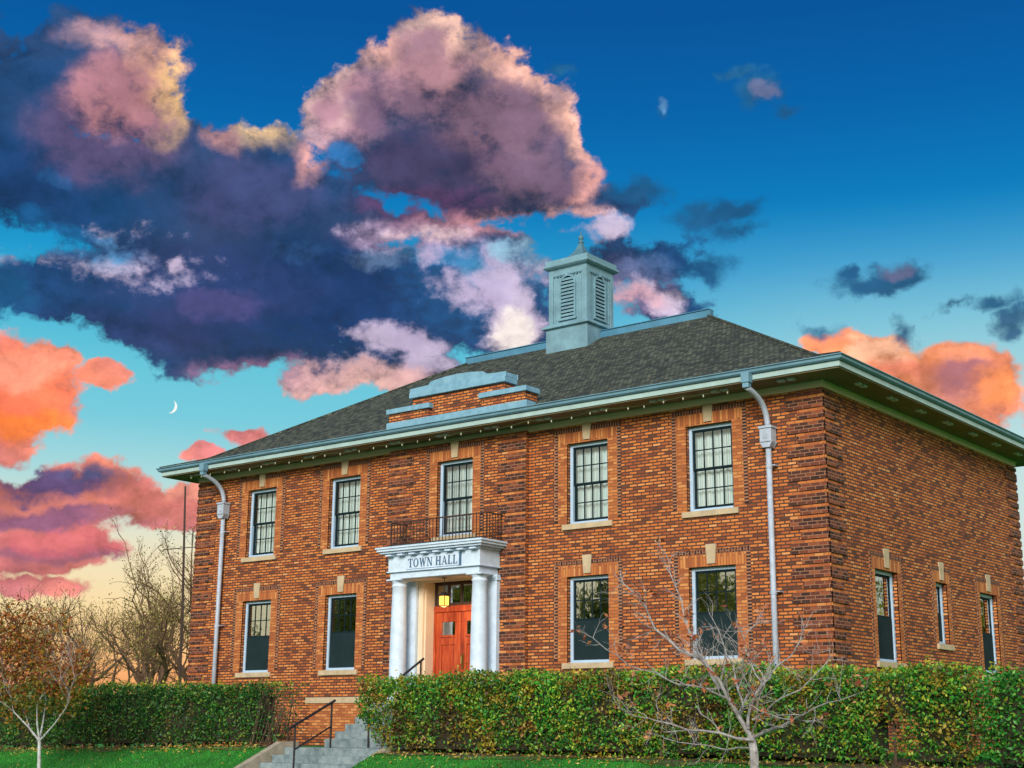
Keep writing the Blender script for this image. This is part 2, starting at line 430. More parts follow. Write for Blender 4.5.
def blobfield(P, blobs):
    """max of soft ellipses; blobs = (px, py, rx, ry, weight) measured as directions"""
    acc = None
    for x, y, rx, ry, wgt in blobs:
        a, e = azel(x, y); a -= AZ0; k = 24.84
        sx = k / rx * math.cos(R(e)); sy = k / ry
        v = W.v('MULTIPLY_ADD', P, (sx, sy, 0), (-a * sx, -e * sy, 0))
        d = W.m('MULTIPLY_ADD', W.v('LENGTH', v), -wgt, wgt)
        acc = d if acc is None else W.m('SMOOTH_MAX', acc, d, .18)
    return acc
def gauss(P, x, y, rx, ry):
    a, e = azel(x, y); a -= AZ0; sx = 24.84 / rx * math.cos(R(e)); sy = 24.84 / ry
    v = W.v('MULTIPLY_ADD', P, (sx, sy, 0), (-a * sx, -e * sy, 0))
    return W.mr(W.v('LENGTH', v), 0.15, 1.25, 1, 0, True)

P0 = W.xyz(AZ, EL)
wn = W.noise(dn, 11, 3, .55, out='Color')
wn2 = W.noise(dn, 42, 4, .6, out='Color')
warp = W.v('ADD', W.v('MULTIPLY', W.v('SUBTRACT', wn, (.5, .5, .5)), (2.4, 2.2, 0)), W.v('MULTIPLY', W.v('SUBTRACT', wn2, (.5, .5, .5)), (1.5, 1.5, 0)))
PW = W.v('ADD', P0, warp)
PS = W.v('ADD', P0, W.v('SCALE', warp, scale=.8))
dst = W.v('MULTIPLY', dn, (1, 1, 1.35))
fbm = W.noise(dst, 13, 6, .60)
def puffs(vec):
    nd = W.n('ShaderNodeTexVoronoi', feature='F1'); W.put(nd.inputs['Vector'], vec)
    nd.inputs['Scale'].default_value = 17; nd.inputs['Detail'].default_value = 4; nd.inputs['Roughness'].default_value = .58; nd.inputs['Lacunarity'].default_value = 2.3
    nd.normalize = True
    return W.m('SUBTRACT', 1.0, nd.outputs['Distance'])
pv = W.v('ADD', dst, W.v('MULTIPLY', W.v('SUBTRACT', wn2, (.5, .5, .5)), (.03, .03, .03)))
puff = puffs(pv)
off = (RX * .006 + UX * .010)
REL = W.m('SUBTRACT', puff, puffs(W.v('ADD', pv, tuple(off))))
fine = W.noise(dst, 60, 5, .62)
relief = W.m('ADD', W.m('MULTIPLY', REL, 2.9), W.m('MULTIPLY', W.m('SUBTRACT', fine, .5), .9))

def cloud(base_sky, blobs, P, soft, rough, base_cols, splats, rel_amt=1.0, bias=0.0, dens=1.0):
    fld = blobfield(P, blobs)
    fld = W.m('ADD', fld, W.m('MULTIPLY', W.m('SUBTRACT', fbm, .5), rough))
    fld = W.m('ADD', fld, W.m('MULTIPLY', W.m('SUBTRACT', puff, .62), rough * .6))
    fld = W.m('ADD', fld, W.m('MULTIPLY', W.m('SUBTRACT', fine, .5), rough * .25))
    alpha = W.mr(fld, bias, bias + soft, 0, dens, True)
    texr = W.m('MULTIPLY_ADD', relief, .5, W.m('MULTIPLY_ADD', W.m('SUBTRACT', fbm, .5), 1.5, W.m('MULTIPLY', W.m('SUBTRACT', fine, .5), .7)))
    texr = W.m('ADD', W.m('MULTIPLY', texr, 1.5), 1.1)
    c = W.mix(W.mr(W.noise(dn, 5, 5, .6), .38, .62, 0, 1), base_cols[0], base_cols[1])
    rim = W.mr(fld, .0, 1.0, 1, .0)
    for x, y, rx, ry, col, amt, *edge in splats:
        g = gauss(PS, x, y, rx, ry)
        if edge: g = W.m('MULTIPLY', g, rim)
        g = W.m('MULTIPLY', W.mr(W.m('MULTIPLY', g, texr), .12, 1.0, 0, 1, True), amt)
        c = W.mix(g, c, lin(col))
    lum = W.m('ADD', 1.0, W.m('MULTIPLY', relief, W.m('MULTIPLY_ADD', rim, .75 * rel_amt, .30 * rel_amt)))
    lum = W.m('MULTIPLY', lum, W.mr(fbm, .35, .65, .72, 1.35))
    lum = W.m('MAXIMUM', lum, .3)
    c = W.mix(1.0, c, W.xyz(lum, lum, lum), 'MULTIPLY')
    return W.mix(alpha, base_sky, c), alpha

# A: the big dark mass with lit heads
A = [(0, 95, 110, 62, 1.1), (70, 90, 70, 62, 1.0), (120, 90, 52, 58, 1.05), (150, 115, 30, 34, .9), (40, 170, 100, 60, 1.0), (120, 190, 110, 60, 1.2), (200, 170, 60, 44, 1.0), (258, 158, 50, 40, 1.0), (215, 230, 120, 80, 1.3), (300, 225, 80, 60, 1.1),
     (70, 290, 70, 40, .8), (150, 300, 90, 55, 1.1), (240, 325, 150, 48, 1.3), (340, 300, 140, 70, 1.3), (430, 300, 110, 60, 1.1), (330, 95, 40, 42, 1.0), (365, 80, 50, 38, .9), (425, 65, 44, 40, 1.0), (400, 120, 70, 60, 1.0), (470, 95, 62, 56, 1.1), (520, 130, 58, 56, 1.1),
     (555, 170, 38, 44, .9), (450, 165, 100, 50, 1.2), (500, 205, 90, 32, 1.0), (400, 225, 90, 26, .75), (470, 250, 90, 30, .7), (370, 372, 130, 26, .9), (500, 300, 50, 44, .7), (520, 345, 40, 40, .6), (620, 270, 70, 30, .62), (655, 300, 44, 22, .6), (600, 200, 40, 14, .5), (20, 290, 40, 22, .5)]
# body tones, then rim lights (weight, and True = only near the cloud's edge)
splA = [(50, 300, 170, 70, (34, 76, 126), .75), (20, 180, 80, 60, (30, 62, 112), .6), (330, 300, 190, 80, (26, 60, 112), .75), (470, 290, 110, 60, (38, 92, 142), .6), (210, 285, 160, 60, (46, 60, 104), .6), (130, 330, 110, 30, (54, 56, 100), .5),
        (105, 130, 84, 62, (100, 80, 114), .7), (122, 96, 60, 48, (196, 134, 138), .75), (250, 190, 90, 50, (70, 72, 116), .6), (440, 165, 110, 56, (70, 62, 94), .85), (500, 118, 84, 50, (140, 106, 124), .75), (430, 88, 60, 40, (150, 112, 130), .65), (530, 180, 70, 44, (130, 100, 120), .7), (430, 205, 100, 22, (96, 64, 102), .7),
        (345, 98, 66, 54, (196, 146, 158), .85), (410, 238, 90, 24, (170, 140, 170), .6), (380, 262, 50, 14, (120, 150, 190), .5), (620, 290, 70, 40, (150, 124, 160), .7), (640, 272, 50, 20, (70, 112, 160), .6), (220, 305, 60, 20, (88, 78, 130), .5),
        (130, 75, 70, 55, (255, 184, 150), 1.0, 1), (165, 100, 30, 56, (255, 204, 138), 1.0, 1), (100, 45, 50, 24, (236, 180, 176), .7, 1), (258, 130, 46, 34, (255, 212, 160), 1.0, 1), (215, 145, 30, 24, (236, 170, 160), .8, 1), (305, 160, 34, 30, (236, 170, 160), .8, 1),
        (335, 90, 60, 60, (255, 214, 200), 1.0, 1), (372, 108, 30, 30, (80, 70, 110), .6), (400, 55, 60, 30, (250, 190, 174), 1.0, 1), (440, 40, 50, 34, (255, 204, 180), 1.0, 1), (500, 75, 70, 46, (252, 190, 170), 1.0, 1), (560, 130, 50, 60, (250, 190, 168), 1.0, 1), (580, 180, 30, 40, (240, 170, 156), .9, 1),
        (500, 225, 70, 16, (220, 164, 166), .7), (430, 62, 60, 36, (206, 150, 152), .5), (480, 225, 110, 20, (190, 130, 144), .6), (500, 270, 60, 30, (90, 130, 176), .6),
        (330, 385, 150, 22, (232, 176, 168), 1.0, 1), (250, 368, 80, 20, (160, 118, 150), .7), (380, 380, 80, 16, (240, 190, 178), .7), (62, 175, 20, 10, (40, 96, 152), .5), (70, 235, 34, 14, (30, 112, 168), .6), (30, 215, 30, 20, (28, 104, 160), .6), (110, 268, 30, 10, (40, 120, 172), .5), (300, 250, 40, 12, (50, 86, 136), .5), (350, 155, 22, 12, (40, 110, 170), .7), (445, 262, 60, 14, (60, 140, 190), .5), (480, 280, 26, 20, (60, 150, 196), .5), (570, 215, 50, 20, (222, 170, 168), .8), (600, 310, 40, 18, (220, 176, 186), .6), (665, 302, 30, 14, (236, 204, 206), .8, 1)]
C1, _ = cloud(SKYC, A, PW, .30, 2.2, (lin((28, 70, 116)), lin((52, 66, 100))), splA, 1.0)
# thin bright torn cloud low in the middle and in front of the dark mass
E_ = [(430, 240, 80, 22, .9), (400, 258, 50, 14, .7), (520, 250, 50, 26, .7), (512, 325, 26, 46, 1.0), (500, 285, 30, 22, .7), (400, 345, 80, 20, .9), (430, 368, 70, 16, .8), (350, 375, 80, 14, .9), (300, 372, 50, 10, .7), (168, 262, 13, 8, .6), (625, 296, 50, 20, .9), (652, 300, 30, 12, .7),
      (560, 235, 40, 14, .7), (60, 255, 60, 14, .2), (595, 225, 30, 12, .6), (460, 300, 40, 14, .35)]
splE = [(512, 335, 24, 34, (255, 240, 230), .9), (350, 378, 120, 18, (236, 178, 168), .8), (625, 300, 50, 18, (226, 172, 180), .8), (430, 236, 60, 14, (246, 206, 204), .7), (225, 310, 60, 16, (120, 104, 156), .9), (90, 250, 70, 20, (60, 140, 190), .9), (520, 250, 40, 16, (130, 196, 216), .7)]
C1, _ = cloud(C1, E_, PW, .7, 3.4, (lin((214, 196, 214)), lin((176, 160, 192))), splE, .9, .12, .88)
# B: orange and pink clouds low on the left
B = [(16, 392, 62, 54, 1.1), (6, 435, 40, 36, .9), (55, 358, 30, 20, .8), (105, 378, 24, 14, .85), (40, 502, 120, 28, 1.1), (150, 508, 66, 22, 1.0), (30, 545, 100, 24, 1.0), (240, 430, 28, 8, .5), (205, 452, 20, 9, .65), (195, 500, 40, 22, .9), (15, 580, 70, 12, .6),
     (100, 490, 60, 30, .9), (180, 520, 50, 14, .8)]
splB = [(15, 395, 80, 60, (248, 118, 78), .8), (30, 425, 60, 22, (255, 132, 52), .8), (20, 370, 50, 22, (250, 160, 130), .7), (60, 350, 40, 26, (250, 150, 120), .8), (50, 484, 120, 20, (84, 72, 118), .95), (40, 516, 120, 14, (128, 86, 122), .85), (60, 552, 120, 10, (120, 84, 118), .7), (90, 478, 40, 12, (80, 90, 130), .6),
        (150, 500, 70, 24, (240, 135, 125), .8), (60, 540, 110, 18, (205, 100, 108), .7), (20, 565, 90, 14, (200, 110, 110), .6), (130, 520, 60, 12, (200, 120, 130), .6), (185, 490, 40, 18, (250, 165, 140), .7)]
C2, _ = cloud(C1, B, PS, .25, 1.5, (lin((240, 140, 112)), lin((196, 116, 128))), splB, 1.0)
# C: orange clouds low on the right
Cc = [(955, 372, 66, 40, 1.2), (870, 352, 50, 26, 1.0), (985, 392, 32, 26, .9), (835, 345, 40, 12, .7), (915, 385, 50, 26, .9), (970, 420, 30, 20, .6), (1090, 400, 60, 40, .8)]
splC = [(955, 372, 46, 26, (150, 104, 130), .7), (990, 382, 34, 30, (255, 150, 90), .85), (930, 395, 50, 24, (240, 150, 125), .7), (880, 345, 44, 20, (255, 196, 160), .8), (900, 365, 40, 18, (232, 130, 110), .6), (960, 345, 40, 14, (250, 160, 120), .7)]
C3, _ = cloud(SKYC, Cc, PS, .28, 1.5, (lin((250, 150, 100)), lin((236, 138, 114))), splC, 1.1)
# D: small dark blue scraps on the right
D = [(765, 90, 28, 15, .9), (738, 76, 26, 8, .8), (790, 104, 22, 8, .6), (905, 272, 40, 20, 1.1), (880, 284, 44, 14, .95), (850, 275, 14, 10, .7), (725, 208, 60, 20, .9), (640, 190, 46, 16, .75), (745, 228, 40, 14, .7), (700, 265, 26, 14, .6),
     (1005, 320, 36, 20, 1.15), (950, 298, 42, 10, 1.0), (990, 300, 32, 12, .95), (905, 325, 18, 22, .85), (665, 105, 8, 8, .5), (820, 330, 30, 8, .4), (930, 300, 30, 10, .6), (560, 60, 14, 6, .6), (10, 290, 30, 30, .8), (1075, 330, 60, 20, .9)]
splD = [(768, 90, 18, 12, (120, 118, 150), .7), (900, 265, 22, 10, (110, 96, 130), .7), (1005, 322, 30, 14, (60, 100, 140), .6), (665, 105, 10, 8, (110, 160, 205), .6)]
C4, _ = cloud(C3, D, PW, .75, 2.6, (lin((26, 76, 118)), lin((34, 96, 140))), splD, .8, .05, .9)
C4L, _ = cloud(C2, D, PW, .75, 2.6, (lin((26, 76, 118)), lin((34, 96, 140))), splD, .8, .05, .9)

# the half of the sky behind the camera: unseen, made extra bright to light the facade, broken by a few clouds
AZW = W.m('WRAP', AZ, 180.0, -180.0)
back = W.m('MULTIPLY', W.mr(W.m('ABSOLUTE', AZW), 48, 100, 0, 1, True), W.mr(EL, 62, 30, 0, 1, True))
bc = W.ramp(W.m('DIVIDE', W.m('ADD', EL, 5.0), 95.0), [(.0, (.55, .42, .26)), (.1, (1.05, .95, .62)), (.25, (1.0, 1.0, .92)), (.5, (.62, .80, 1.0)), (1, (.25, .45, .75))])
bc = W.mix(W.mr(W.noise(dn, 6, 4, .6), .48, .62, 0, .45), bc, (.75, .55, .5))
nsk = W.n('ShaderNodeTexSky', sky_type='NISHITA'); nsk.sun_disc = False
nsk.sun_elevation = R(FILL_EL); nsk.sun_rotation = R(FILL_AZ)
def bgn(c, st=1.0):
    n = W.n('ShaderNodeBackground'); W.put(n.inputs[0], c); n.inputs[1].default_value = st; return n.outputs[0]
def mixs(f, a_, b_):
    n = W.n('ShaderNodeMixShader'); W.put(n.inputs[0], f); W.put(n.inputs[1], a_); W.put(n.inputs[2], b_); return n.outputs[0]
plain_sky = bgn(W.mix(W.mr(EL, -1.5, -.5, 0, 1), (.03, .05, .02), SKYC))
# clouds stand only in one part of the sky
inbox = W.m('MULTIPLY', W.m('LESS_THAN', W.m('ABSOLUTE', AZW), 32.0), W.m('MULTIPLY', W.m('LESS_THAN', EL, 40.0), W.m('GREATER_THAN', EL, 3.0)))
front_sky = mixs(inbox, plain_sky, mixs(W.m('GREATER_THAN', AZ, azel(716, 250)[0] - AZ0), bgn(C4L), bgn(C4)))
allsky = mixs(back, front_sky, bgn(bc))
ad = W.n('ShaderNodeAddShader'); W.put(ad.inputs[0], allsky); W.put(ad.inputs[1], bgn(nsk.outputs[0], .0015))
wo = W.n('ShaderNodeOutputWorld'); W.put(wo.inputs[0], ad.outputs[0])
world.cycles.sampling_method = 'MANUAL'; world.cycles.sample_map_resolution = 512

sky_fill = bpy.data.lights.new('sky_fill', 'SUN'); sky_fill.energy = 3.8; sky_fill.angle = R(24); sky_fill.color = (1.0, .93, .84)  # added soft lamp standing in for bright sky behind the camera
so = bpy.data.objects.new('sky_fill', sky_fill); COL.objects.link(so)
a = R(FILL_AZ); e = R(FILL_EL)
sd = Vector((math.sin(a) * math.cos(e), math.cos(a) * math.cos(e), math.sin(e)))
so.rotation_euler = sd.to_track_quat('Z', 'Y').to_euler(); so.location = sd * 60

# moon: the sunlit lune of a far sphere
def make_moon():
    DIST = 2500.0; rad = 6.6 / FPX * DIST
    c = CAM + ray(170.2, 406.5).normalized() * DIST
    z = (CAM - c).normalized(); x = (RX * .93 - UX * .36); x = (x - z * x.dot(z)).normalized(); y = z.cross(x)
    mb = MB(); n, k = 24, 6; i0 = 0
    for i in range(n + 1):
        th = math.pi * i / n
        for j in range(k + 1):
            ph = R(0 + 52 * j / k) - 0.0          # from the limb inwards
            mb.v.append(tuple(c + (x * (math.sin(th) * math.cos(ph)) + z * (math.sin(th) * math.sin(ph)) + y * math.cos(th)) * rad))
    for i in range(n):
        for j in range(k):
            A_ = i * (k + 1) + j; mb.f.append((A_, A_ + 1, A_ + k + 2, A_ + k + 1))
    o = mb.build('moon', M['moon'])
    tag(o, 'thin white crescent moon in the blue sky left of the roof', 'moon')
make_moon()

# ------------------------------------------------------------------ terrain
SX = -9.28                      # axis of the entrance
def step_z(y):                  # profile of the lower flight
    return max(-1.5, -.27 - .4545 * max(0, -3.85 - y))
def ground_z(x, y, cut=True):
    h = -.25 - .019 * max(0, min(-11 - x, 16)) - .012 * max(0, min(x + 2, 12))
    if y < -3.2:
        h -= (.02 + .10 * max(0, min(1, (x + 10) / 3))) * min(1, (-3.2 - y) / .6)
        if y < -4.25: h -= .41 * (-4.25 - y)
    h = max(h, -1.6)
    far = max(0, math.hypot(x + 9, y - 5) - 22)
    if y > -3: h = max(-2.2, h - .05 * far)
    if cut and abs(x + 9.17) < 1.56 and y < -.2: h = min(h, step_z(y) - .22)
    return h
def axis(pts):
    out = []
    for a_, b_, n in pts: out += [a_ + (b_ - a_) * i / n for i in range(n)]
    out.append(pts[-1][1]); return out
def terrain():
    xs = axis([(-1500, -200, 6), (-200, -60, 8), (-60, -26, 10), (-26, -10.76, 40), (-10.76, -10.70, 1), (-10.70, -7.64, 6), (-7.64, -7.58, 1), (-7.58, 8, 40), (8, 40, 10), (40, 200, 8), (200, 1500, 6)])
    ys = axis([(-1500, -200, 6), (-200, -40, 8), (-40, -14, 10), (-14, -3, 55), (-3, 0, 6), (0, 14, 12), (14, 60, 10), (60, 200, 8), (200, 1500, 6)])
    mb = MB()
    for y in ys:
        for x in xs: mb.v.append((x, y, ground_z(x, y)))
    n = len(xs)
    for j in range(len(ys) - 1):
        for i in range(n - 1): mb.f.append((j * n + i, j * n + i + 1, j * n + n + i + 1, j * n + n + i))
    return tag(mb.build('ground', M['lawn'], smooth=True), None, kind='structure')
terrain()
def strip(name, x0, x1, y0f, y1f, mat, lift, n=60, ny=6):
    mb = MB()
    for j in range(ny + 1):
        for i in range(n + 1):
            x = x0 + (x1 - x0) * i / n; ya, yb = y0f(x), y1f(x); y = ya + (yb - ya) * j / ny
            mb.v.append((x, y, ground_z(x, y, False) + lift))
    for j in range(ny):
        for i in range(n): mb.f.append((j * (n + 1) + i, j * (n + 1) + i + 1, (j + 1) * (n + 1) + i + 1, (j + 1) * (n + 1) + i))
    return tag(mb.build(name, mat, smooth=True), None, kind='structure')
wob = lambda x: .12 * math.sin(x * 1.7) + .07 * math.sin(x * 4.1 + 1)
strip('planting_bed', -30, -10.76, lambda x: -4.36 + wob(x) * .6, lambda x: -2.9, M['soil'], .012)
strip('planting_bed', -7.56, 9, lambda x: -4.33 + wob(x) * .6, lambda x: -2.9, M['soil'], .012)
def flat(name, x0, x1, y0, y1, z, mat):
    mb = MB(); mb.box(x0, x1, y0, y1, z - .3, z); return tag(mb.build(name, mat), None, kind='structure')
flat('road', -200, 200, -23.2, -15.5, -1.585, M['asphalt'])
flat('pavement', -200, 200, -15.5, -13.6, -1.47, M['concrete'])
flat('pavement', -200, 200, -26.2, -23.2, -1.47, M['concrete'])
flat('path', SX - 1.1, SX + 1.1, -13.6, -6.3, -1.49, M['concrete'])

# ------------------------------------------------------------------ steps and rails
def steps():
    root = thing('front_steps', (SX, -2.6, -.3), 'grey concrete entrance steps climbing from the lawn to the portico', 'steps')
    t = MB(); n = 8
    for i in range(n):
        z = -.27 - .15 * i; y = -3.85 - .33 * i
        t.box(-10.56, -7.78, y - (.33 if i < n - 1 else .05), y + .03, z - .5, z - .15 + .0)
    t.build('lower_flight', M['concrete'], root, bevel=.012)
    l = MB(); l.box(-10.56, -7.78, -3.85, -2.55, -.7, -.27); l.build('landing', M['concrete'], root, bevel=.012)
    u = MB(); n = 6; r = .93 / 6
    for i in range(1, n):
        u.box(SX - 1.34, SX + 1.34, -2.65 + .3 * (i - 1), -2.65 + .3 * i + .02, -.6, -.25 + r * i)
    u.build('upper_flight', M['concrete'], root, bevel=.012)
    p = MB(); p.box(SX - 1.52, SX + 1.52, -1.15, -.105, -.6, .68); p.build('platform', M['concrete'], root, bevel=.012)
    for s in (-1, 1):
        c = MB(); x0 = (-10.565, -7.775)[s > 0]; x1 = x0 + s * .17
        pr = [(-3.45, -.7), (-3.45, -.17), (-3.9, -.17), (-6.6, -1.41), (-6.6, -1.9), (-4, -1.2)] if s < 0 else [(-3.8, -.9), (-3.8, -.25), (-6.6, -1.52), (-6.6, -1.9), (-4, -1.2)]
        c.prism([(y, z) for y, z in pr], min(x0, x1), max(x0, x1), lambda uu, w, z: (w, uu, z))
        c.build('cheek_wall', M['concrete_warm'], root, bevel=.015)
steps()

def rail(label, ya, za, yb, zb, x, ext=(.12, .22)):
    """za, zb are the feet; two posts, a top and a lower rail"""
    root = thing('handrail', (x, ya, za), label, 'handrail', 'black handrails of the entrance steps')
    h = .88; d = Vector((0, yb - ya, zb - za)).normalized()
    for y, z in ((ya, za), (yb, zb)):
        p = MB(); p.tube([(x, y, z - .02), (x, y, z + h)], .021, 8); p.build('post', M['iron'], root, smooth=False)
    t = MB(); A_ = Vector((x, ya, za + h + .015)) - d * ext[0]; B_ = Vector((x, yb, zb + h + .015)) + d * ext[1]
    t.tube([A_, B_], .027, 8); t.build('top_rail', M['iron'], root)
    l = MB(); l.tube([Vector((x, ya, za + .42)), Vector((x, yb, zb + .42))], .018, 8); l.build('lower_rail', M['iron'], root)
rail('black handrail in the middle of the lower steps in the hedge gap', -4.76, -.725, -3.78, -.27, SX, (.18, .10))
rail('black handrail of the upper steps, rising beside the door', -2.69, -.25, -1.12, .68, SX, (.1, .1))

# ------------------------------------------------------------------ the town hall
HX0, HX1, HY1 = -18.56, 0.0, 10.5
BX0, BX1, BP = -11.38, -7.18, .10          # projecting middle bay
ZB, ZT = -.9, 6.64
hall = thing('town_hall', (-9.28, 5.25, -.3), 'two storey red brick town hall with hipped dark roof, white portico and cupola', 'town hall')
UW, UZ0, UZ1 = 1.08, 4.44, 6.215           # upper windows
LZ0, LZ1 = 1.495, 3.315                    # lower windows
upx = [-16.01, -12.97, -9.28, -5.585, -2.545]
lowx = [-16.01, -12.97, -5.585, -2.545]
REC = .11

def wall_sheet(mb, u0, u1, z0, z1, holes, fr, depth=.30):
    us = sorted({u0, u1} | {h[0] for h in holes} | {h[1] for h in holes}); zs = sorted({z0, z1} | {h[2] for h in holes} | {h[3] for h in holes})
    for a_, b_ in zip(us, us[1:]):
        for c_, d_ in zip(zs, zs[1:]):
            um, zm = (a_ + b_) / 2, (c_ + d_) / 2
            if any(h[0] < um < h[1] and h[2] < zm < h[3] for h in holes): continue
            mb.quad(fr(a_, 0, c_), fr(b_, 0, c_), fr(b_, 0, d_), fr(a_, 0, d_))
    for h in holes:
        a_, b_, c_, d_ = h[:4]
        mb.quad(fr(a_, 0, c_), fr(a_, 0, d_), fr(a_, -depth, d_), fr(a_, -depth, c_)); mb.quad(fr(b_, 0, c_), fr(b_, 0, d_), fr(b_, -depth, d_), fr(b_, -depth, c_))
        mb.quad(fr(a_, 0, c_), fr(b_, 0, c_), fr(b_, -depth, c_), fr(a_, -depth, c_)); mb.quad(fr(a_, 0, d_), fr(b_, 0, d_), fr(b_, -depth, d_), fr(a_, -depth, d_))
def hole(c, w, z0, z1): return (c - w / 2, c + w / 2, z0, z1)
FB = bay_frame(BP)
w = MB()
wall_sheet(w, HX0, BX0, ZB, ZT, [hole(x, UW, UZ0, UZ1) for x in upx[:2]] + [hole(x, UW, LZ0, LZ1) for x in lowx[:2]], FRONT)
wall_sheet(w, BX1, HX1, ZB, ZT, [hole(x, UW, UZ0, UZ1) for x in upx[3:]] + [hole(x, UW, LZ0, LZ1) for x in lowx[2:]], FRONT)
DX0, DX1, DZ0, DZ1 = -10.13, -8.43, .68, 3.45
wall_sheet(w, BX0, BX1, ZB, ZT, [hole(-9.28, UW, UZ0, UZ1), (DX0, DX1, DZ0, DZ1)], FB, .4)
for x in (BX0, BX1): w.quad((x, 0, ZB), (x, -BP, ZB), (x, -BP, ZT), (x, 0, ZT))
side_win = [(2.525, 1.08, 1.48, 3.30), (5.335, .62, 1.98, 3.30), (8.09, 1.08, 1.48, 3.28)]
wall_sheet(w, 0, HY1, ZB, ZT, [hole(*s_) for s_ in side_win], SIDE)
wall_sheet(w, 0, HY1, ZB, ZT, [], lambda u, ww, z: (HX0, u, z))
wall_sheet(w, HX0, HX1, ZB, ZT, [], lambda u, ww, z: (u, HY1, z))
w.build('brick_wall', M['brick'], hall)
# inside: dark floors and a back wall so that the rooms read as rooms
r_ = MB(); r_.box(HX0 + .35, HX1 - .35, .6, HY1 - .3, .5, .6); r_.box(HX0 + .35, HX1 - .35, .6, HY1 - .3, 3.75, 3.85); r_.box(HX0 + .4, HX1 - .4, 3.2, 3.3, .6, 6.6)
r_.build('interior', M['room'], hall)

# ---- windows
def window(cu, W_, z0, z1, fr, kind, pr_top=None, border=(.245, .095)):
    """kind: 'upper' (pale curtains, dark muntins), 'lower' (muntins above, insect screen below), 'side' (plain sashes)"""
    a_, b_ = cu - W_ / 2, cu + W_ / 2; t_ = .07; D = REC
    f = MB()
    f.box(a_, a_ + t_, -D - .10, -D, z0, z1, fr); f.box(b_ - t_, b_, -D - .10, -D, z0, z1, fr)
    f.box(a_ + t_, b_ - t_, -D - .10, -D, z1 - t_, z1, fr); f.box(a_ + t_, b_ - t_, -D - .10, -D + .02, z0, z0 + t_ * .9, fr)
    win = f.build('window', M['paint'], hall, bevel=.006)
    ia, ib, iz0, iz1 = a_ + t_, b_ - t_, z0 + t_ * .9, z1 - t_; zm = (iz0 + iz1) / 2; q = .045
    def sub(mb, name, mat, **k): return mb.build(name, mat, win, **k)
    for nm, s0, s1, off in (('upper_sash', zm - .02, iz1, -D - .035), ('lower_sash', iz0, zm + .02, -D - .07)):
        s_ = MB(); y0, y1 = off - .03, off
        s_.box(ia, ia + q, y0, y1, s0, s1, fr); s_.box(ib - q, ib, y0, y1, s0, s1, fr)
        s_.box(ia + q, ib - q, y0, y1, s1 - q, s1, fr); s_.box(ia + q, ib - q, y0, y1, s0, s0 + (q if nm[0] == 'u' else .065), fr)
        if kind == 'upper' or (kind == 'lower' and nm[0] == 'u'):
            for k in (1, 2, 3):
                x = ia + q + (ib - ia - 2 * q) * k / 4; s_.box(x - .011, x + .011, y0 + .004, y1 - .004, s0 + q, s1 - q, fr)
            z = (s0 + s1) / 2; s_.box(ia + q, ib - q, y0 + .006, y1 - .002, z - .011, z + .011, fr)
        sub(s_, nm, M['sash'])
        g = MB(); yy = off - .016; g.quad(fr(ia + q * .5, yy, s0 + q * .5), fr(ib - q * .5, yy, s0 + q * .5), fr(ib - q * .5, yy, s1 - q * .5), fr(ia + q * .5, yy, s1 - q * .5))
        sub(g, 'pane', M['glass'] if kind == 'upper' else M['glass_dark'])
    if kind == 'lower' or kind == 'side':
        s_ = MB(); yy = -D - .028; s_.box(ia + .004, ib - .004, yy - .004, yy, iz0 + .004, zm - .02, fr)
        sub(s_, 'insect_screen', M['screen'])
    if kind == 'upper':
        c_ = MB(); n = 44; wv = .022
        for i in range(n):
            u0, u1 = a_ - .05 + (W_ + .1) * i / n, a_ - .05 + (W_ + .1) * (i + 1) / n
            y0 = -D - .21 + wv * math.sin(i * 1.15 + cu) + .008 * math.sin(i * 2.9); y1 = -D - .21 + wv * math.sin((i + 1) * 1.15 + cu) + .008 * math.sin((i + 1) * 2.9)
            c_.quad(fr(u0, y0, z0 - .05), fr(u1, y1, z0 - .05), fr(u1, y1, z1 + .05), fr(u0, y0, z1 + .05))
        sub(c_, 'curtain', M['curtain'])
    # stone sill
    s_ = MB(); s_.box(a_ - .115, b_ + .115, -.10, .05, z0 - .118, z0, fr); sub(s_, 'sill', M['stone'], bevel=.008)
    # keystone
    kz0, kz1 = z1 + .055, min(z1 + .435, ZT - .015)
    s_ = MB(); s_.prism([(cu - .085, kz0), (cu + .085, kz0), (cu + .115, kz1), (cu - .115, kz1)], -.02, .035, fr); sub(s_, 'keystone', M['stone'], bevel=.006)
    # light brick surround and dark header line
    o1, o2 = border; ztop = min(z1 + .245, ZT - .12); zt2 = ztop + .095
    for p0_, p1_ in ((a_ - o1, a_), (b_, b_ + o1)):
        s_ = MB(); s_.box(p0_, p1_, -.02, .006, z0, z1, fr); sub(s_, 'brick_jamb', M['brick_light'])
    s_ = MB(); s_.box(a_ - o1, b_ + o1, -.02, .008, z1 + .001, ztop, fr); sub(s_, 'brick_arch', M['brick_soldier'])
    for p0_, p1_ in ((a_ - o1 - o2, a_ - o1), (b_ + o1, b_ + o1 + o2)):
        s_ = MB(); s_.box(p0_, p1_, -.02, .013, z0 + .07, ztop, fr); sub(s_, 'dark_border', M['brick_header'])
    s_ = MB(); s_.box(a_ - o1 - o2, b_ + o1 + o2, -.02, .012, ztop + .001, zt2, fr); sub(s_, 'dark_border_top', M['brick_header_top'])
    return win
for i, x in enumerate(upx): window(x, UW, UZ0, UZ1, FB if i == 2 else FRONT, 'upper')
for x in lowx: window(x, UW, LZ0, LZ1, FRONT, 'lower')
for s_ in side_win: window(*s_, SIDE, 'side', border=(.17, .06))

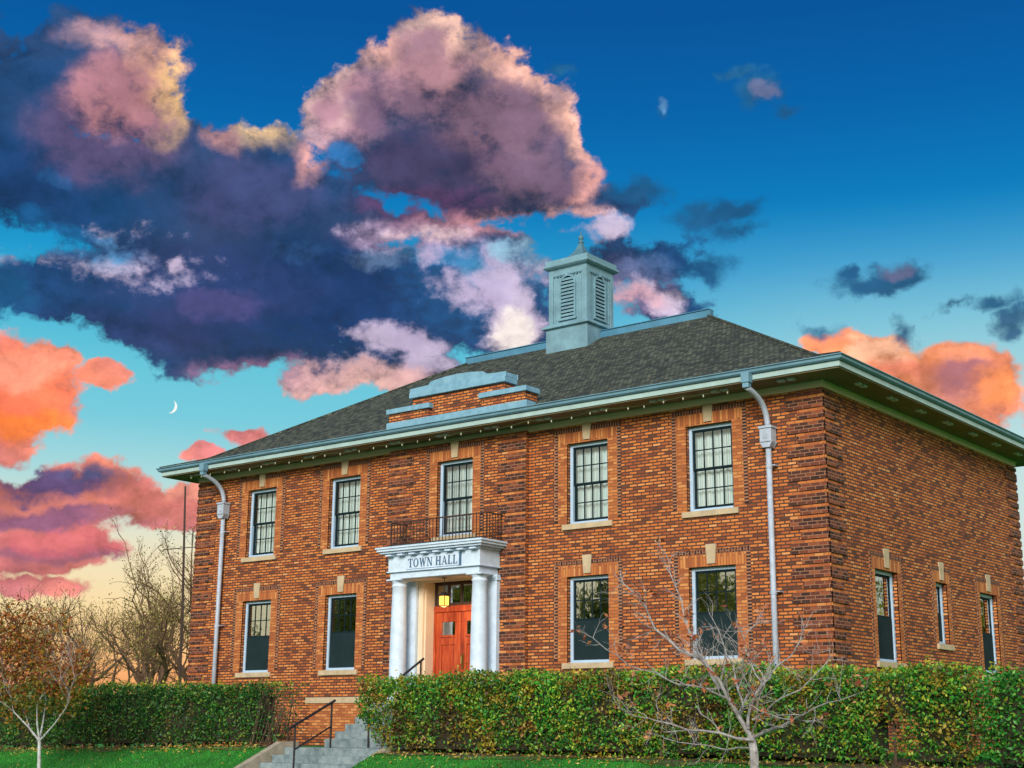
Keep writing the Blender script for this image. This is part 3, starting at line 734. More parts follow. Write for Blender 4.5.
# ---- quoins: dark brick bands, three courses wide then two courses narrow, proud of the wall
C_ = .067
def quoins(fr, uedge, sgn, wide, narrow, proud=.034, z0=-.335, z1=ZT - .05, name='quoins', dz=0.0):
    mb = MB(); lt_ = MB(); z = z0; k = 0
    while z < z1:
        n = 3 if k % 2 == 0 else 2; ww = wide if k % 2 == 0 else narrow
        e = min(z + n * C_, z1)
        u0, u1 = (uedge, uedge + sgn * ww); 
        mb.box(min(u0, u1), max(u0, u1), -.02, proud, z + .004, e - .004, fr)
        if e + C_ < z1: lt_.box(min(u0, u1), max(u0, u1), -.02, .004, e + .002, e + C_ - .002, fr)
        z += (n + 1) * C_; k += 1
    q_ = mb.build(name, M['brick_dark'], hall, bevel=.004); lt_.build('light_course', M['brick_light'], q_); return q_
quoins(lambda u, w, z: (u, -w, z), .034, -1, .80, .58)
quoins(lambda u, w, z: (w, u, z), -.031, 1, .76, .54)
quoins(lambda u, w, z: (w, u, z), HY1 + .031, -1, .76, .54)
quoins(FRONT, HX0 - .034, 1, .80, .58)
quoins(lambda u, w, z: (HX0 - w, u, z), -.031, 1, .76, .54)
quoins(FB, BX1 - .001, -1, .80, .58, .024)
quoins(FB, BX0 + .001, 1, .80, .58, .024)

# basement window, bricked in below a stone lintel
s_ = MB(); s_.box(-14.05, -11.9, -.05, .03, .72, .86, FRONT); bl = s_.build('basement_lintel', M['stone'], hall, bevel=.008)
s_ = MB(); s_.box(-13.9, -12.05, -.05, .004, .0, .715, FRONT); s_.build('brick_infill', M['brick_light'], bl)
s_ = MB(); s_.box(-14.75, -14.3, -.02, .006, .35, .62, FRONT); s_.build('brick_patch', M['brick_soldier'], hall)

# ---- frieze, soffit, fascia, gutter
OV = .74
def ring(mb, o0, o1, z0, z1):
    """a rectangular ring round the building between outward offsets o0 < o1"""
    X0, X1, Y0, Y1 = HX0, HX1, 0, HY1
    mb.box(X0 - o1, X1 + o1, Y0 - o1, Y0 - o0, z0, z1); mb.box(X0 - o1, X1 + o1, Y1 + o0, Y1 + o1, z0, z1)
    mb.box(X0 - o1, X0 - o0, Y0 - o0, Y1 + o0, z0, z1); mb.box(X1 + o0, X1 + o1, Y0 - o0, Y1 + o0, z0, z1)
f = MB(); ring(f, -.02, .035, ZT - .025, 6.75); frz = f.build('frieze', M['frieze'], hall, bevel=.008)
f = MB(); ring(f, .035, .06, 6.725, 6.752); f.build('bed_moulding', M['frieze'], frz, bevel=.006)
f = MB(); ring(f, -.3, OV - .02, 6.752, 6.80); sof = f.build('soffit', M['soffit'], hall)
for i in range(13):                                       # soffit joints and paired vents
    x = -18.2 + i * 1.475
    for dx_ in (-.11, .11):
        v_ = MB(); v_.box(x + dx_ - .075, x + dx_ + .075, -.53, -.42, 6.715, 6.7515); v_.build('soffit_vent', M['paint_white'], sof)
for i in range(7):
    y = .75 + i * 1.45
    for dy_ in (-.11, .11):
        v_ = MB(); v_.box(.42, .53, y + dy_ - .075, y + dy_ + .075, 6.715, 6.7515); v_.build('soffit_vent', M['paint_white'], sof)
f = MB(); ring(f, OV - .02, OV + .01, 6.775, 6.885); f.build('fascia', M['fascia'], hall, bevel=.006)
# gutter with an ogee-like lip
g = MB()
prof = [(OV + .012, 6.888), (OV + .05, 6.888), (OV + .085, 6.915), (OV + .095, 6.96), (OV + .125, 6.975), (OV + .125, 6.99), (OV + .1, 6.99), (OV + .012, 6.985)]
for (o_, z_), (o2_, z2_) in zip(prof, prof[1:] + prof[:1]):
    P_ = lambda o, z: [(HX0 - o, -o, z), (HX1 + o, -o, z), (HX1 + o, HY1 + o, z), (HX0 - o, HY1 + o, z)]
    A_, B_ = P_(o_, z_), P_(o2_, z2_)
    for k in range(4): g.quad(A_[k], A_[(k + 1) % 4], B_[(k + 1) % 4], B_[k])
gut = g.build('gutter', M['gutter'], hall)

# ---- roof: flared hip
RZ, KZ, EZ = 10.32, 7.275, 6.995
RXL, RXR, RY = -13.40, -5.60, 5.25
def roof():
    mb = MB()
    e = [(HX0 - .79, -.79, EZ), (HX1 + .79, -.79, EZ), (HX1 + .79, HY1 + .79, EZ), (HX0 - .79, HY1 + .79, EZ)]
    k = [(HX0 + .1, .1, KZ), (HX1 - .1, .1, KZ), (HX1 - .1, HY1 - .1, KZ), (HX0 + .1, HY1 - .1, KZ)]
    m1 = [(HX0 - .32, -.32, 7.105), (HX1 + .32, -.32, 7.105), (HX1 + .32, HY1 + .32, 7.105), (HX0 - .32, HY1 + .32, 7.105)]
    rl, rr = (RXL, RY, RZ), (RXR, RY, RZ)
    for A_, B_ in ((e, m1), (m1, k)):
        for i in range(4): mb.quad(A_[i], A_[(i + 1) % 4], B_[(i + 1) % 4], B_[i])
    mb.quad(k[0], k[1], rr, rl); mb.quad(k[2], k[3], rl, rr); mb.quad(k[1], k[2], rr); mb.quad(k[3], k[0], rl)
    # edge thickness
    d = [(x, y, z - .03) for x, y, z in e]
    for i in range(4): mb.quad(d[i], d[(i + 1) % 4], e[(i + 1) % 4], e[i])
    ro = mb.build('roof', M['shingle'], hall, uvmode='slope')
    c = MB(); c.box(RXL - .12, RXR + .12, RY - .10, RY + .10, RZ - .08, RZ + .12); c.box(RXL - .12, RXR + .12, RY - .13, RY + .13, RZ + .12, RZ + .145)
    c.build('ridge_cap', M['ridge'], ro, bevel=.01)
    for a_, b_ in ((k[0], rl), (k[1], rr), (k[2], rr), (k[3], rl), (e[0], k[0]), (e[1], k[1])):
        h = MB(); h.tube([Vector(a_) + Vector((0, 0, .0)), Vector(b_)], .045, 6); h.build('hip_tile', M['shingle'], ro)
    return ro
roof()
# lead flashing behind the gable block is part of the block below

# ---- stepped parapet block in front of the roof
def parapet():
    Y0 = BP + .05
    F_ = lambda u, w, z: (u, -w, z)
    c = SX
    b = MB(); b.box(c - 1.42, c + 1.42, -.3, BP - .04, 7.0, 7.87, F_)
    for s in (-1, 1):
        x0, x1 = sorted((c + s * .82, c + s * 2.1)); b.box(x0, x1, -.28, BP + .05, 7.0, 7.545, F_)
    p = b.build('parapet', M['brick'], hall)
    w_ = MB(); w_.box(c - 2.16, c + 2.16, -.32, BP + .09, 7.02, 7.335, F_)
    w_.build('parapet_base', M['coping'], p, bevel=.01)
    for s in (-1, 1):
        x0, x1 = sorted((c + s * .76, c + s * 2.16)); k = MB(); k.box(x0, x1, -.32, BP + .11, 7.545, 7.67, F_); k.build('coping', M['coping'], p, bevel=.012)
    k = MB()
    k.box(c - 1.48, c + 1.48, -.34, BP + .04, 7.868, 8.0, F_)
    k.prism([(c - 1.48, 8.0), (c + 1.48, 8.0), (c + 1.48, 8.10), (c + .9, 8.12), (c + .80, 8.2), (c + .4, 8.245), (c, 8.26), (c - .4, 8.245), (c - .8, 8.2), (c - .9, 8.12), (c - 1.48, 8.10)], -.34, BP + .0, F_)
    k.build('coping', M['coping'], p, bevel=.012)
parapet()

# ---- cupola
def cupola():
    cx, cy = -9.5, 5.22
    b = MB(); b.box(cx - .68, cx + .68, cy - .68, cy + .68, 9.3, 10.54); cu = b.build('cupola', M['cupola'], hall, bevel=.012)
    m_ = MB(); m_.sqlathe([(.69, 10.53), (.76, 10.56), (.76, 10.61), (.71, 10.63), (.69, 10.67), (.62, 10.67)], cx, cy); m_.build('base_moulding', M['cupola'], cu, bevel=.006)
    H = .60
    bd = MB(); bd.box(cx - H, cx + H, cy - H, cy + H, 10.665, 12.2); bd.build('belfry', M['cupola'], cu)
    # corner boards, louvres with arched heads on each face
    frs = [lambda u, w, z: (cx + u, cy - H - w, z), lambda u, w, z: (cx + H + w, cy + u, z), lambda u, w, z: (cx - H - w, cy + u, z), lambda u, w, z: (cx + u, cy + H + w, z)]
    for F_ in frs:
        cb = MB()
        for s in (-1, 1):
            x0, x1 = sorted((s * H * 1.03, s * .47)); cb.box(x0, x1, 0, .03, 10.67, 12.19, F_)
            x0, x1 = sorted((s * .455, s * .40)); cb.box(x0, x1, 0, .018, 10.67, 12.0, F_)
        cb.box(-.47, .47, 0, .022, 12.02, 12.19, F_)
        cb.build('corner_board', M['cupola'], cu, bevel=.005)
        d = MB()
        for k in range(9): d.box(-.46 + k * .107, -.41 + k * .107, .022, .045, 11.99, 12.035, F_)
        d.build('dentil', M['cupola_dark'], cu)
        wd, zb, zs = .215, 10.84, 11.76
        arch = [(wd * math.cos(t), zs + wd * math.sin(t)) for t in [math.pi * k / 12 for k in range(13)]]
        bk = MB(); bk.prism([(-wd, zb), (wd, zb)] + arch, .0, .004, F_); lv = bk.build('louvre', M['dark'], cu)
        fr_ = MB(); o = wd + .05
        fr_.box(-o, -wd, 0, .04, zb - .05, zs, F_); fr_.box(wd, o, 0, .04, zb - .05, zs, F_); fr_.box(-o - .03, o + .03, 0, .055, zb - .09, zb - .04, F_)
        for k in range(12):
            t0, t1 = math.pi * k / 12, math.pi * (k + 1) / 12
            fr_.prism([(wd * math.cos(t0), zs + wd * math.sin(t0)), (o * math.cos(t0), zs + o * math.sin(t0)), (o * math.cos(t1), zs + o * math.sin(t1)), (wd * math.cos(t1), zs + wd * math.sin(t1))], 0, .04, F_)
        fr_.box(-.035, .035, .04, .06, zs + wd - .01, zs + wd + .10, F_)
        fr_.build('louvre_frame', M['cupola'], lv)
        sl = MB(); n = 11
        for k in range(n):
            z = zb + .02 + k * .1
            hw = wd if z < zs else math.sqrt(max(0, wd * wd - (z - zs) ** 2))
            if hw < .05: continue
            i0 = len(sl.v); pts = [(-hw, .034, z), (hw, .034, z), (hw, .034, z + .028), (-hw, .034, z + .028), (-hw, .006, z + .055), (hw, .006, z + .055), (hw, .006, z + .075), (-hw, .006, z + .075)]
            P_ = [F_(*p) for p in pts]
            sl.quad(P_[0], P_[1], P_[2], P_[3]); sl.quad(P_[3], P_[2], P_[6], P_[7]); sl.quad(P_[0], P_[1], P_[5], P_[4])
        sl.build('slats', M['cupola'], lv)
    c_ = MB(); c_.sqlathe([(.62, 12.16), (.63, 12.2), (.70, 12.24), (.745, 12.28), (.745, 12.33), (.69, 12.34), (.70, 12.47), (.66, 12.48)], cx, cy)
    c_.build('cornice', M['cupola'], cu, bevel=.006)
    s_ = MB(); s_.sqlathe([(.67, 12.47), (.58, 12.50), (.47, 12.545), (.36, 12.60), (.26, 12.67), (.18, 12.76), (.115, 12.87), (.07, 12.98), (.05, 13.05)], cx, cy)
    s_.build('concave_roof', M['cupola_dark'], cu)
    f_ = MB(); f_.lathe([(.05, 13.03), (.03, 13.06), (.085, 13.09), (.085, 13.11), (.035, 13.13), (.035, 13.16), (.075, 13.20), (.08, 13.235), (.055, 13.275), (.02, 13.31), (.012, 13.42), (.004, 13.44)], cx, cy, 12)
    f_.build('finial', M['cupola_dark'], cu, smooth=True)
cupola()

# ---- portico
def portico():
    c = SX; PZ0, PZ1 = 3.46, 4.0
    e = MB(); e.box(c - 1.37, c + 1.37, -.8, -BP, 3.63, PZ1); p = e.build('portico', M['paint_white'], hall, bevel=.008)
    a_ = MB(); a_.box(c - 1.33, c + 1.33, -.77, -BP, PZ0, 3.605); a_.box(c - 1.40, c + 1.40, -.83, -BP, 3.605, 3.632); a_.build('architrave', M['paint_white'], p, bevel=.006)
    k = MB()
    for o, z0, z1 in ((.05, 3.985, 4.03), (.15, 4.03, 4.075), (.20, 4.075, 4.13), (.23, 4.13, 4.175)):
        k.box(c - 1.37 - o, c + 1.37 + o, -.8 - o, -BP, z0, z1)
    k.build('cornice', M['paint_white'], p, bevel=.008)
    k = MB(); k.box(c - 1.5, c + 1.5, -.93, -BP, 4.176, 4.2); k.build('portico_roof', M['cupola_dark'], p)
    # mutules below the cornice
    for i in range(8):
        x = c - 1.26 + i * .36; d = MB(); d.box(x - .085, x + .085, -.94, -.80, 3.972, 3.984 + .02); d.build('mutule', M['paint_white'], p)
    # ceiling coffer, warm
    q_ = MB(); q_.box(c - 1.15, c + 1.15, -.6, -BP - .01, 3.447, 3.459); q_.build('ceiling', M['paint_cream'], p)
    # columns
    for s in (-1, 1):
        x = c + s * 1.2; l = MB()
        l.lathe([(.23, .68), (.23, .74), (.205, .755), (.215, .80), (.19, .84), (.189, 1.6), (.184, 2.2), (.169, 3.0), (.162, 3.28), (.18, 3.30), (.18, 3.32), (.163, 3.335), (.163, 3.375), (.20, 3.41), (.205, 3.425)], x, -.585, 28)
        col = l.build('column', M['paint_white'], p, smooth=True); 
        ab = MB(); ab.box(x - .22, x + .22, -.805, -.365, 3.425, 3.459); ab.build('capital', M['paint_white'], col, bevel=.005)
        # wall pilaster behind the column
        pl = MB(); x0 = x - .19; x1 = x + .19
        pl.box(x0, x1, -.23, -BP - .001, .68, 3.33); pl.box(x0 - .03, x1 + .03, -.25, -BP - .001, 3.33, 3.37); pl.box(x0 - .015, x1 + .015, -.24, -BP - .001, 3.37, 3.459); pl.box(x0 - .03, x1 + .03, -.26, -BP - .001, .68, .86)
        pl.build('pilaster', M['paint_white'], p, bevel=.006)
        x0, x1 = sorted((c + s * .99, c + s * .85)); b_ = MB(); b_.box(x0, x1, -.16, -BP + .0, .68, 3.459); b_.build('door_casing', M['paint_cream'], p, bevel=.006)
    b_ = MB(); b_.box(c - .848, c + .848, -.155, -BP, 3.40, 3.459); b_.build('door_casing', M['paint_cream'], p)
    for s in (-1, 1):
        x0, x1 = sorted((c + s * .8495, c + s * .80)); b_ = MB(); b_.box(x0, x1, -BP + .001, .19, .68, 3.42); b_.build('door_jamb', M['paint_cream'], p)
    # sign board and lettering
    sb = MB(); sb.box(c - .78, c + .80, -.825, -.80, 3.655, 3.925); sb.build('sign_board', M['paint_white'], p)
    e_ = MB(); e_.box(c + .80, c + .845, -.835, -.80, 3.64, 3.935); e_.build('sign_edge_shade', M['letter'], p)  # dark strip painted in place of the board's shaded right side
    letters(p, c - .72, 3.69, .195, 1.47, -.828)
    return p
def letters(parent, x0, z0, h, width, y):
    mb = MB(); TK, TN, SF = .20, .075, .13
    def R_(ox, a_, b_, c_, d_): pieces.append([(ox + a_, c_), (ox + b_, c_), (ox + b_, d_), (ox + a_, d_)])
    def Q(ox, p): pieces.append([(ox + a_, b_) for a_, b_ in p])
    pieces = []; x = 0.0
    def serif(ox, cx_, z, w_): R_(ox, cx_ - w_, cx_ + w_, z, z + .055)
    for ch in 'TOWN HALL':
        if ch == ' ': x += .42; continue
        if ch == 'T':
            R_(x, .30, .30 + TK, .055, .93); serif(x, .40, 0, .2); R_(x, 0, .8, .93, 1.0); R_(x, 0, .06, .76, .93); R_(x, .74, .80, .76, .93); wd = .8
        elif ch == 'O':
            n = 24
            for k in range(n):
                t0, t1 = 2 * math.pi * k / n, 2 * math.pi * (k + 1) / n
                pieces.append([(x + .46 + a_ * math.cos(t), .5 + b_ * math.sin(t)) for a_, b_, t in ((.46, .52, t0), (.46, .52, t1), (.27, .45, t1), (.27, .45, t0))])
            wd = .92
        elif ch == 'W':
            for a_, b_, tk in ((.08, .36, TK), (.62, .36, TN), (.55, .84, TK), (1.12, .84, TN)):
                Q(x, [(a_, 1), (a_ + tk, 1), (b_ + tk * .7, 0), (b_, 0)])
            serif(x, .18, .945, .18); serif(x, 1.14, .945, .14); wd = 1.28
        elif ch == 'N':
            R_(x, .12, .12 + TN, 0, 1); R_(x, .78, .78 + TN, 0, 1); Q(x, [(.08, 1), (.30, 1), (.855, 0), (.68, 0)]); serif(x, .15, 0, .14); serif(x, .82, .945, .14); serif(x, .12, .945, .12); wd = .98
        elif ch == 'H':
            for a_ in (.1, .66): R_(x, a_, a_ + TK, 0, 1); serif(x, a_ + .1, 0, .18); serif(x, a_ + .1, .945, .18)
            R_(x, .3, .66, .47, .54); wd = .96
        elif ch == 'A':
            Q(x, [(.10, .0), (.18, 0), (.50, .95), (.44, 1)]); Q(x, [(.42, 1), (.52, 1), (.90, 0), (.68, 0)]); R_(x, .24, .70, .30, .36); serif(x, .14, 0, .12); serif(x, .80, 0, .16); wd = .96
        elif ch == 'L':
            R_(x, .1, .1 + TK, 0, 1); serif(x, .2, .945, .18); R_(x, .02, .72, 0, .065); R_(x, .66, .72, .06, .26); wd = .76
        x += wd + .12
    k = width / (x - .12)
    j = 0
    for p in pieces:
        j += 1
        mb.prism([(x0 + a_ * k, z0 + b_ * h) for a_, b_ in p], -y - .001, -y + .007 + .0004 * (j % 7), FRONT)
    return mb.build('lettering', M['letter'], parent, label='words TOWN HALL in blue serif capitals')
portico()

# ---- entrance door
def door():
    y = .2
    f = MB(); f.box(-10.08, -8.48, y - .03, y + .06, 2.745, 2.885)
    f.box(-10.08, -10.03, y - .03, y + .06, .68, 2.745); f.box(-8.53, -8.48, y - .03, y + .06, .68, 2.745)
    d = f.build('entrance_door', M['door'], hall, bevel=.006)
    t_ = MB()
    t_.box(-10.08, -8.48, y - .01, y + .05, 2.886, 2.95); t_.box(-10.08, -8.48, y - .01, y + .05, 3.36, 3.45)
    for x in (-10.08, -9.69, -9.3, -8.91, -8.53): t_.box(x, x + .05, y - .008, y + .05, 2.95, 3.36)
    t_.build('transom_frame', M['iron_brown'], d)
    g = MB(); g.quad((-10.05, y + .02, 2.93), (-8.5, y + .02, 2.93), (-8.5, y + .02, 3.38), (-10.05, y + .02, 3.38)); g.build('transom_pane', M['glass_dark'], d)
    for s, (a_, b_) in enumerate(((-10.028, -9.285), (-9.275, -8.532))):
        l = MB(); wd = b_ - a_; pa, pb, pz0, pz1 = a_ + .17, b_ - .17, 2.22, 2.52
        l.box(a_, b_, y, y + .05, .69, 1.0); l.box(a_, b_, y, y + .05, pz1, 2.74)
        l.box(a_, pa, y, y + .05, 1.0, pz1); l.box(pb, b_, y, y + .05, 1.0, pz1)
        l.box(pa, pb, y, y + .05, 2.0, pz0)
        l.box((pa + pb) / 2 - .04, (pa + pb) / 2 + .04, y, y + .05, 1.0, 2.0)
        l.box(pa, pb, y + .02, y + .045, 1.0, 2.0)
        lf = l.build('door_leaf', M['door'], d, bevel=.008)
        g = MB(); g.quad((pa, y + .02, pz0), (pb, y + .02, pz0), (pb, y + .02, pz1), (pa, y + .02, pz1)); g.build('door_pane', M['glass_dark'], d)
        m_ = MB(); m_.box(pa - .02, pb + .02, y - .02, y - .001, pz0 - .045, pz0); m_.build('pane_ledge', M['door'], d)
    h = MB(); h.box(-9.235, -9.175, y - .012, y - .001, 1.45, 1.80); h.tube([(-9.205, y - .01, 1.55), (-9.205, y - .06, 1.57), (-9.205, y - .06, 1.73), (-9.205, y - .01, 1.75)], .012, 6); h.build('door_handle', M['brass'], d)
door()

# ---- balcony railing over the portico
def balcony():
    z0, z1 = 4.22, 4.80; xa, xb, yf = -10.72, -7.84, -.66
    r = MB()
    for z, h_ in ((z1, .028), (z0 + .05, .018)):
        r.box(xa, xb, yf - .014, yf + .014, z - h_, z); r.box(xa - .014, xa + .014, yf + .014, -.11, z - h_, z); r.box(xb - .014, xb + .014, yf + .014, -.11, z - h_, z)
    b = r.build('balcony_railing', M['iron_brown'], hall)
    n = 29
    for i in range(n + 1):
        x = xa + (xb - xa) * i / n; m_ = MB(); q = .014 if i in (0, n) else .007
        m_.box(x - q, x + q, yf - q, yf + q, z0 - .02, z1 - .028); m_.build('baluster', M['iron_brown'], b)
    for x in (xa, xb):
        for i in range(1, 6):
            y = yf + .1 * i; m_ = MB(); m_.box(x - .007, x + .007, y - .007, y + .007, z0 - .02, z1 - .028); m_.build('baluster', M['iron_brown'], b)
balcony()

# ---- downspouts
def downspout(xo, xw):
    h = MB(); h.box(xo - .085, xo + .085, -.93, -.76, 6.70, 6.905); h.box(xo - .065, xo + .065, -.91, -.78, 6.60, 6.70)
    d = h.build('downspout', M['gutter'], hall, bevel=.01)
    pts = []
    P0_, P1_, P2_, P3_ = Vector((xo, -.845, 6.62)), Vector((xo + .04, -.60, 6.52)), Vector((xw, -.16, 6.45)), Vector((xw, -.14, 5.95))
    for k in range(17):
        t_ = k / 16; pts.append(P0_ * (1 - t_) ** 3 + P1_ * 3 * t_ * (1 - t_) ** 2 + P2_ * 3 * t_ * t_ * (1 - t_) + P3_ * t_ ** 3)
    g = MB(); g.tube(pts, .058, 12); g.build('gooseneck', M['pipe'], d, smooth=True)
    b = MB(); b.box(xw - .125, xw + .125, -.26, -.035, 5.63, 5.90); b.box(xw - .145, xw + .145, -.28, -.03, 5.90, 5.95); b.prism([(xw - .125, 5.63), (xw + .125, 5.63), (xw + .07, 5.53), (xw - .07, 5.53)], .05, .24, FRONT)
    hd = b.build('rain_head', M['pipe'], d, bevel=.008)
    e_ = MB(); e_.prism([(xw + .045 * math.cos(k * .785), 5.76 + .07 * math.sin(k * .785)) for k in range(8)], .26, .275, FRONT); e_.build('boss', M['pipe'], d)
    p = MB(); p.tube([(xw, -.14, 5.56), (xw, -.14, -.2)], .056, 12); p.build('pipe', M['pipe'], d, smooth=True)
    for z in (5.15, 2.7, .6):
        c_ = MB(); c_.tube([(xw, -.14, z - .035), (xw, -.14, z + .035)], .066, 12); c_.box(xw + .05, xw + .14, -.16, -.0, z + .01, z + .03); c_.build('bracket', M['pipe'], d)
downspout(-1.165, -1.12); downspout(-17.42, -17.36)

# ---- things fixed to or hung on the hall
lt = thing('lantern', (-9.23, -.45, 3.46), 'lit square lantern hanging on a rod above the red entrance door', 'lantern')
m_ = MB(); m_.tube([(-9.23, -.45, 3.455), (-9.23, -.45, 3.11)], .008, 6); m_.lathe([(.055, 3.43), (.055, 3.455)], -9.23, -.45, 12); m_.build('rod', M['iron'], lt)
m_ = MB(); m_.sqlathe([(.115, 3.035), (.10, 3.06), (.035, 3.12), (.02, 3.13)], -9.23, -.45); m_.build('cap', M['iron'], lt)
m_ = MB()
for sx in (-1, 1):
    for sy in (-1, 1): m_.box(-9.23 + sx * .09 - .007, -9.23 + sx * .09 + .007, -.45 + sy * .09 - .007, -.45 + sy * .09 + .007, 2.82, 3.035)
m_.sqlathe([(.03, 2.785), (.10, 2.805), (.10, 2.822)], -9.23, -.45); m_.build('cage', M['iron'], lt)
m_ = MB(); m_.box(-9.305, -9.155, -.525, -.375, 2.83, 3.03); m_.build('glowing_glass', M['lamp_glow'], lt)
pl = bpy.data.lights.new('lantern_light', 'POINT'); pl.energy = 14; pl.color = (1, .55, .18); pl.shadow_soft_size = .13
po = bpy.data.objects.new('lantern_light', pl); COL.objects.link(po); po.location = (-9.23, -.45, 2.70); po.parent = lt; po.matrix_parent_inverse = Matrix.Translation(Vector((-9.23, -.45, 3.46))).inverted()

# string of bulbs sagging along the front eave
sl = thing('string_lights', (-18, -.6, 6.72), 'string of small pale bulbs sagging under the front eave', 'string lights')
rnd = random.Random(4); wv = MB(); bl_ = MB(); x = -18.4; pts = []
while x < -1.4:
    pts.append(Vector((x, -.60 + .05 * math.sin(x * 3), 6.715 - .035 * abs(math.sin(x * 1.9)) - rnd.random() * .02))); x += .12 + rnd.random() * .09
wv.tube(pts, .006, 4); wv.build('wire', M['wire_green'], sl)
for p in pts[1::3]:
    bl_.lathe([(.008, p.z - .01), (.017, p.z - .03), (.019, p.z - .05), (.004, p.z - .075)], p.x, p.y, 6)
bb = bl_.build('bulbs', M['bulb'], sl, smooth=True); bb['kind'] = 'stuff'

mast = thing('antenna_mast', (-22.8, 3, -.8), 'thin dark antenna mast with a crossbar left of the building', 'mast')
m_ = MB(); m_.tube([(-22.61, 3, -.9), (-22.75, 3, 3.5), (-23.0, 3, 7.4)], [.05, .042, .028], 6); m_.build('pole', M['iron_brown'], mast)
m_ = MB(); m_.tube([(-24.0, 3.1, 5.52), (-21.9, 2.9, 5.45)], .014, 5); m_.build('crossbar', M['iron_brown'], mast)

# ------------------------------------------------------------------ plants
npr = np.random.default_rng(7)
def vnoise(P, s, seed):
    """cheap smooth pseudo-noise for shaping, 0..1"""
    r = np.random.default_rng(seed); out = np.zeros(len(P))
    for k in range(5):
        d = r.normal(size=3); d /= np.linalg.norm(d); out += np.sin(P @ d * s * (1 + .6 * k) + r.uniform(0, 6.28)) / (1 + .5 * k)
    return .5 + out / 5.0

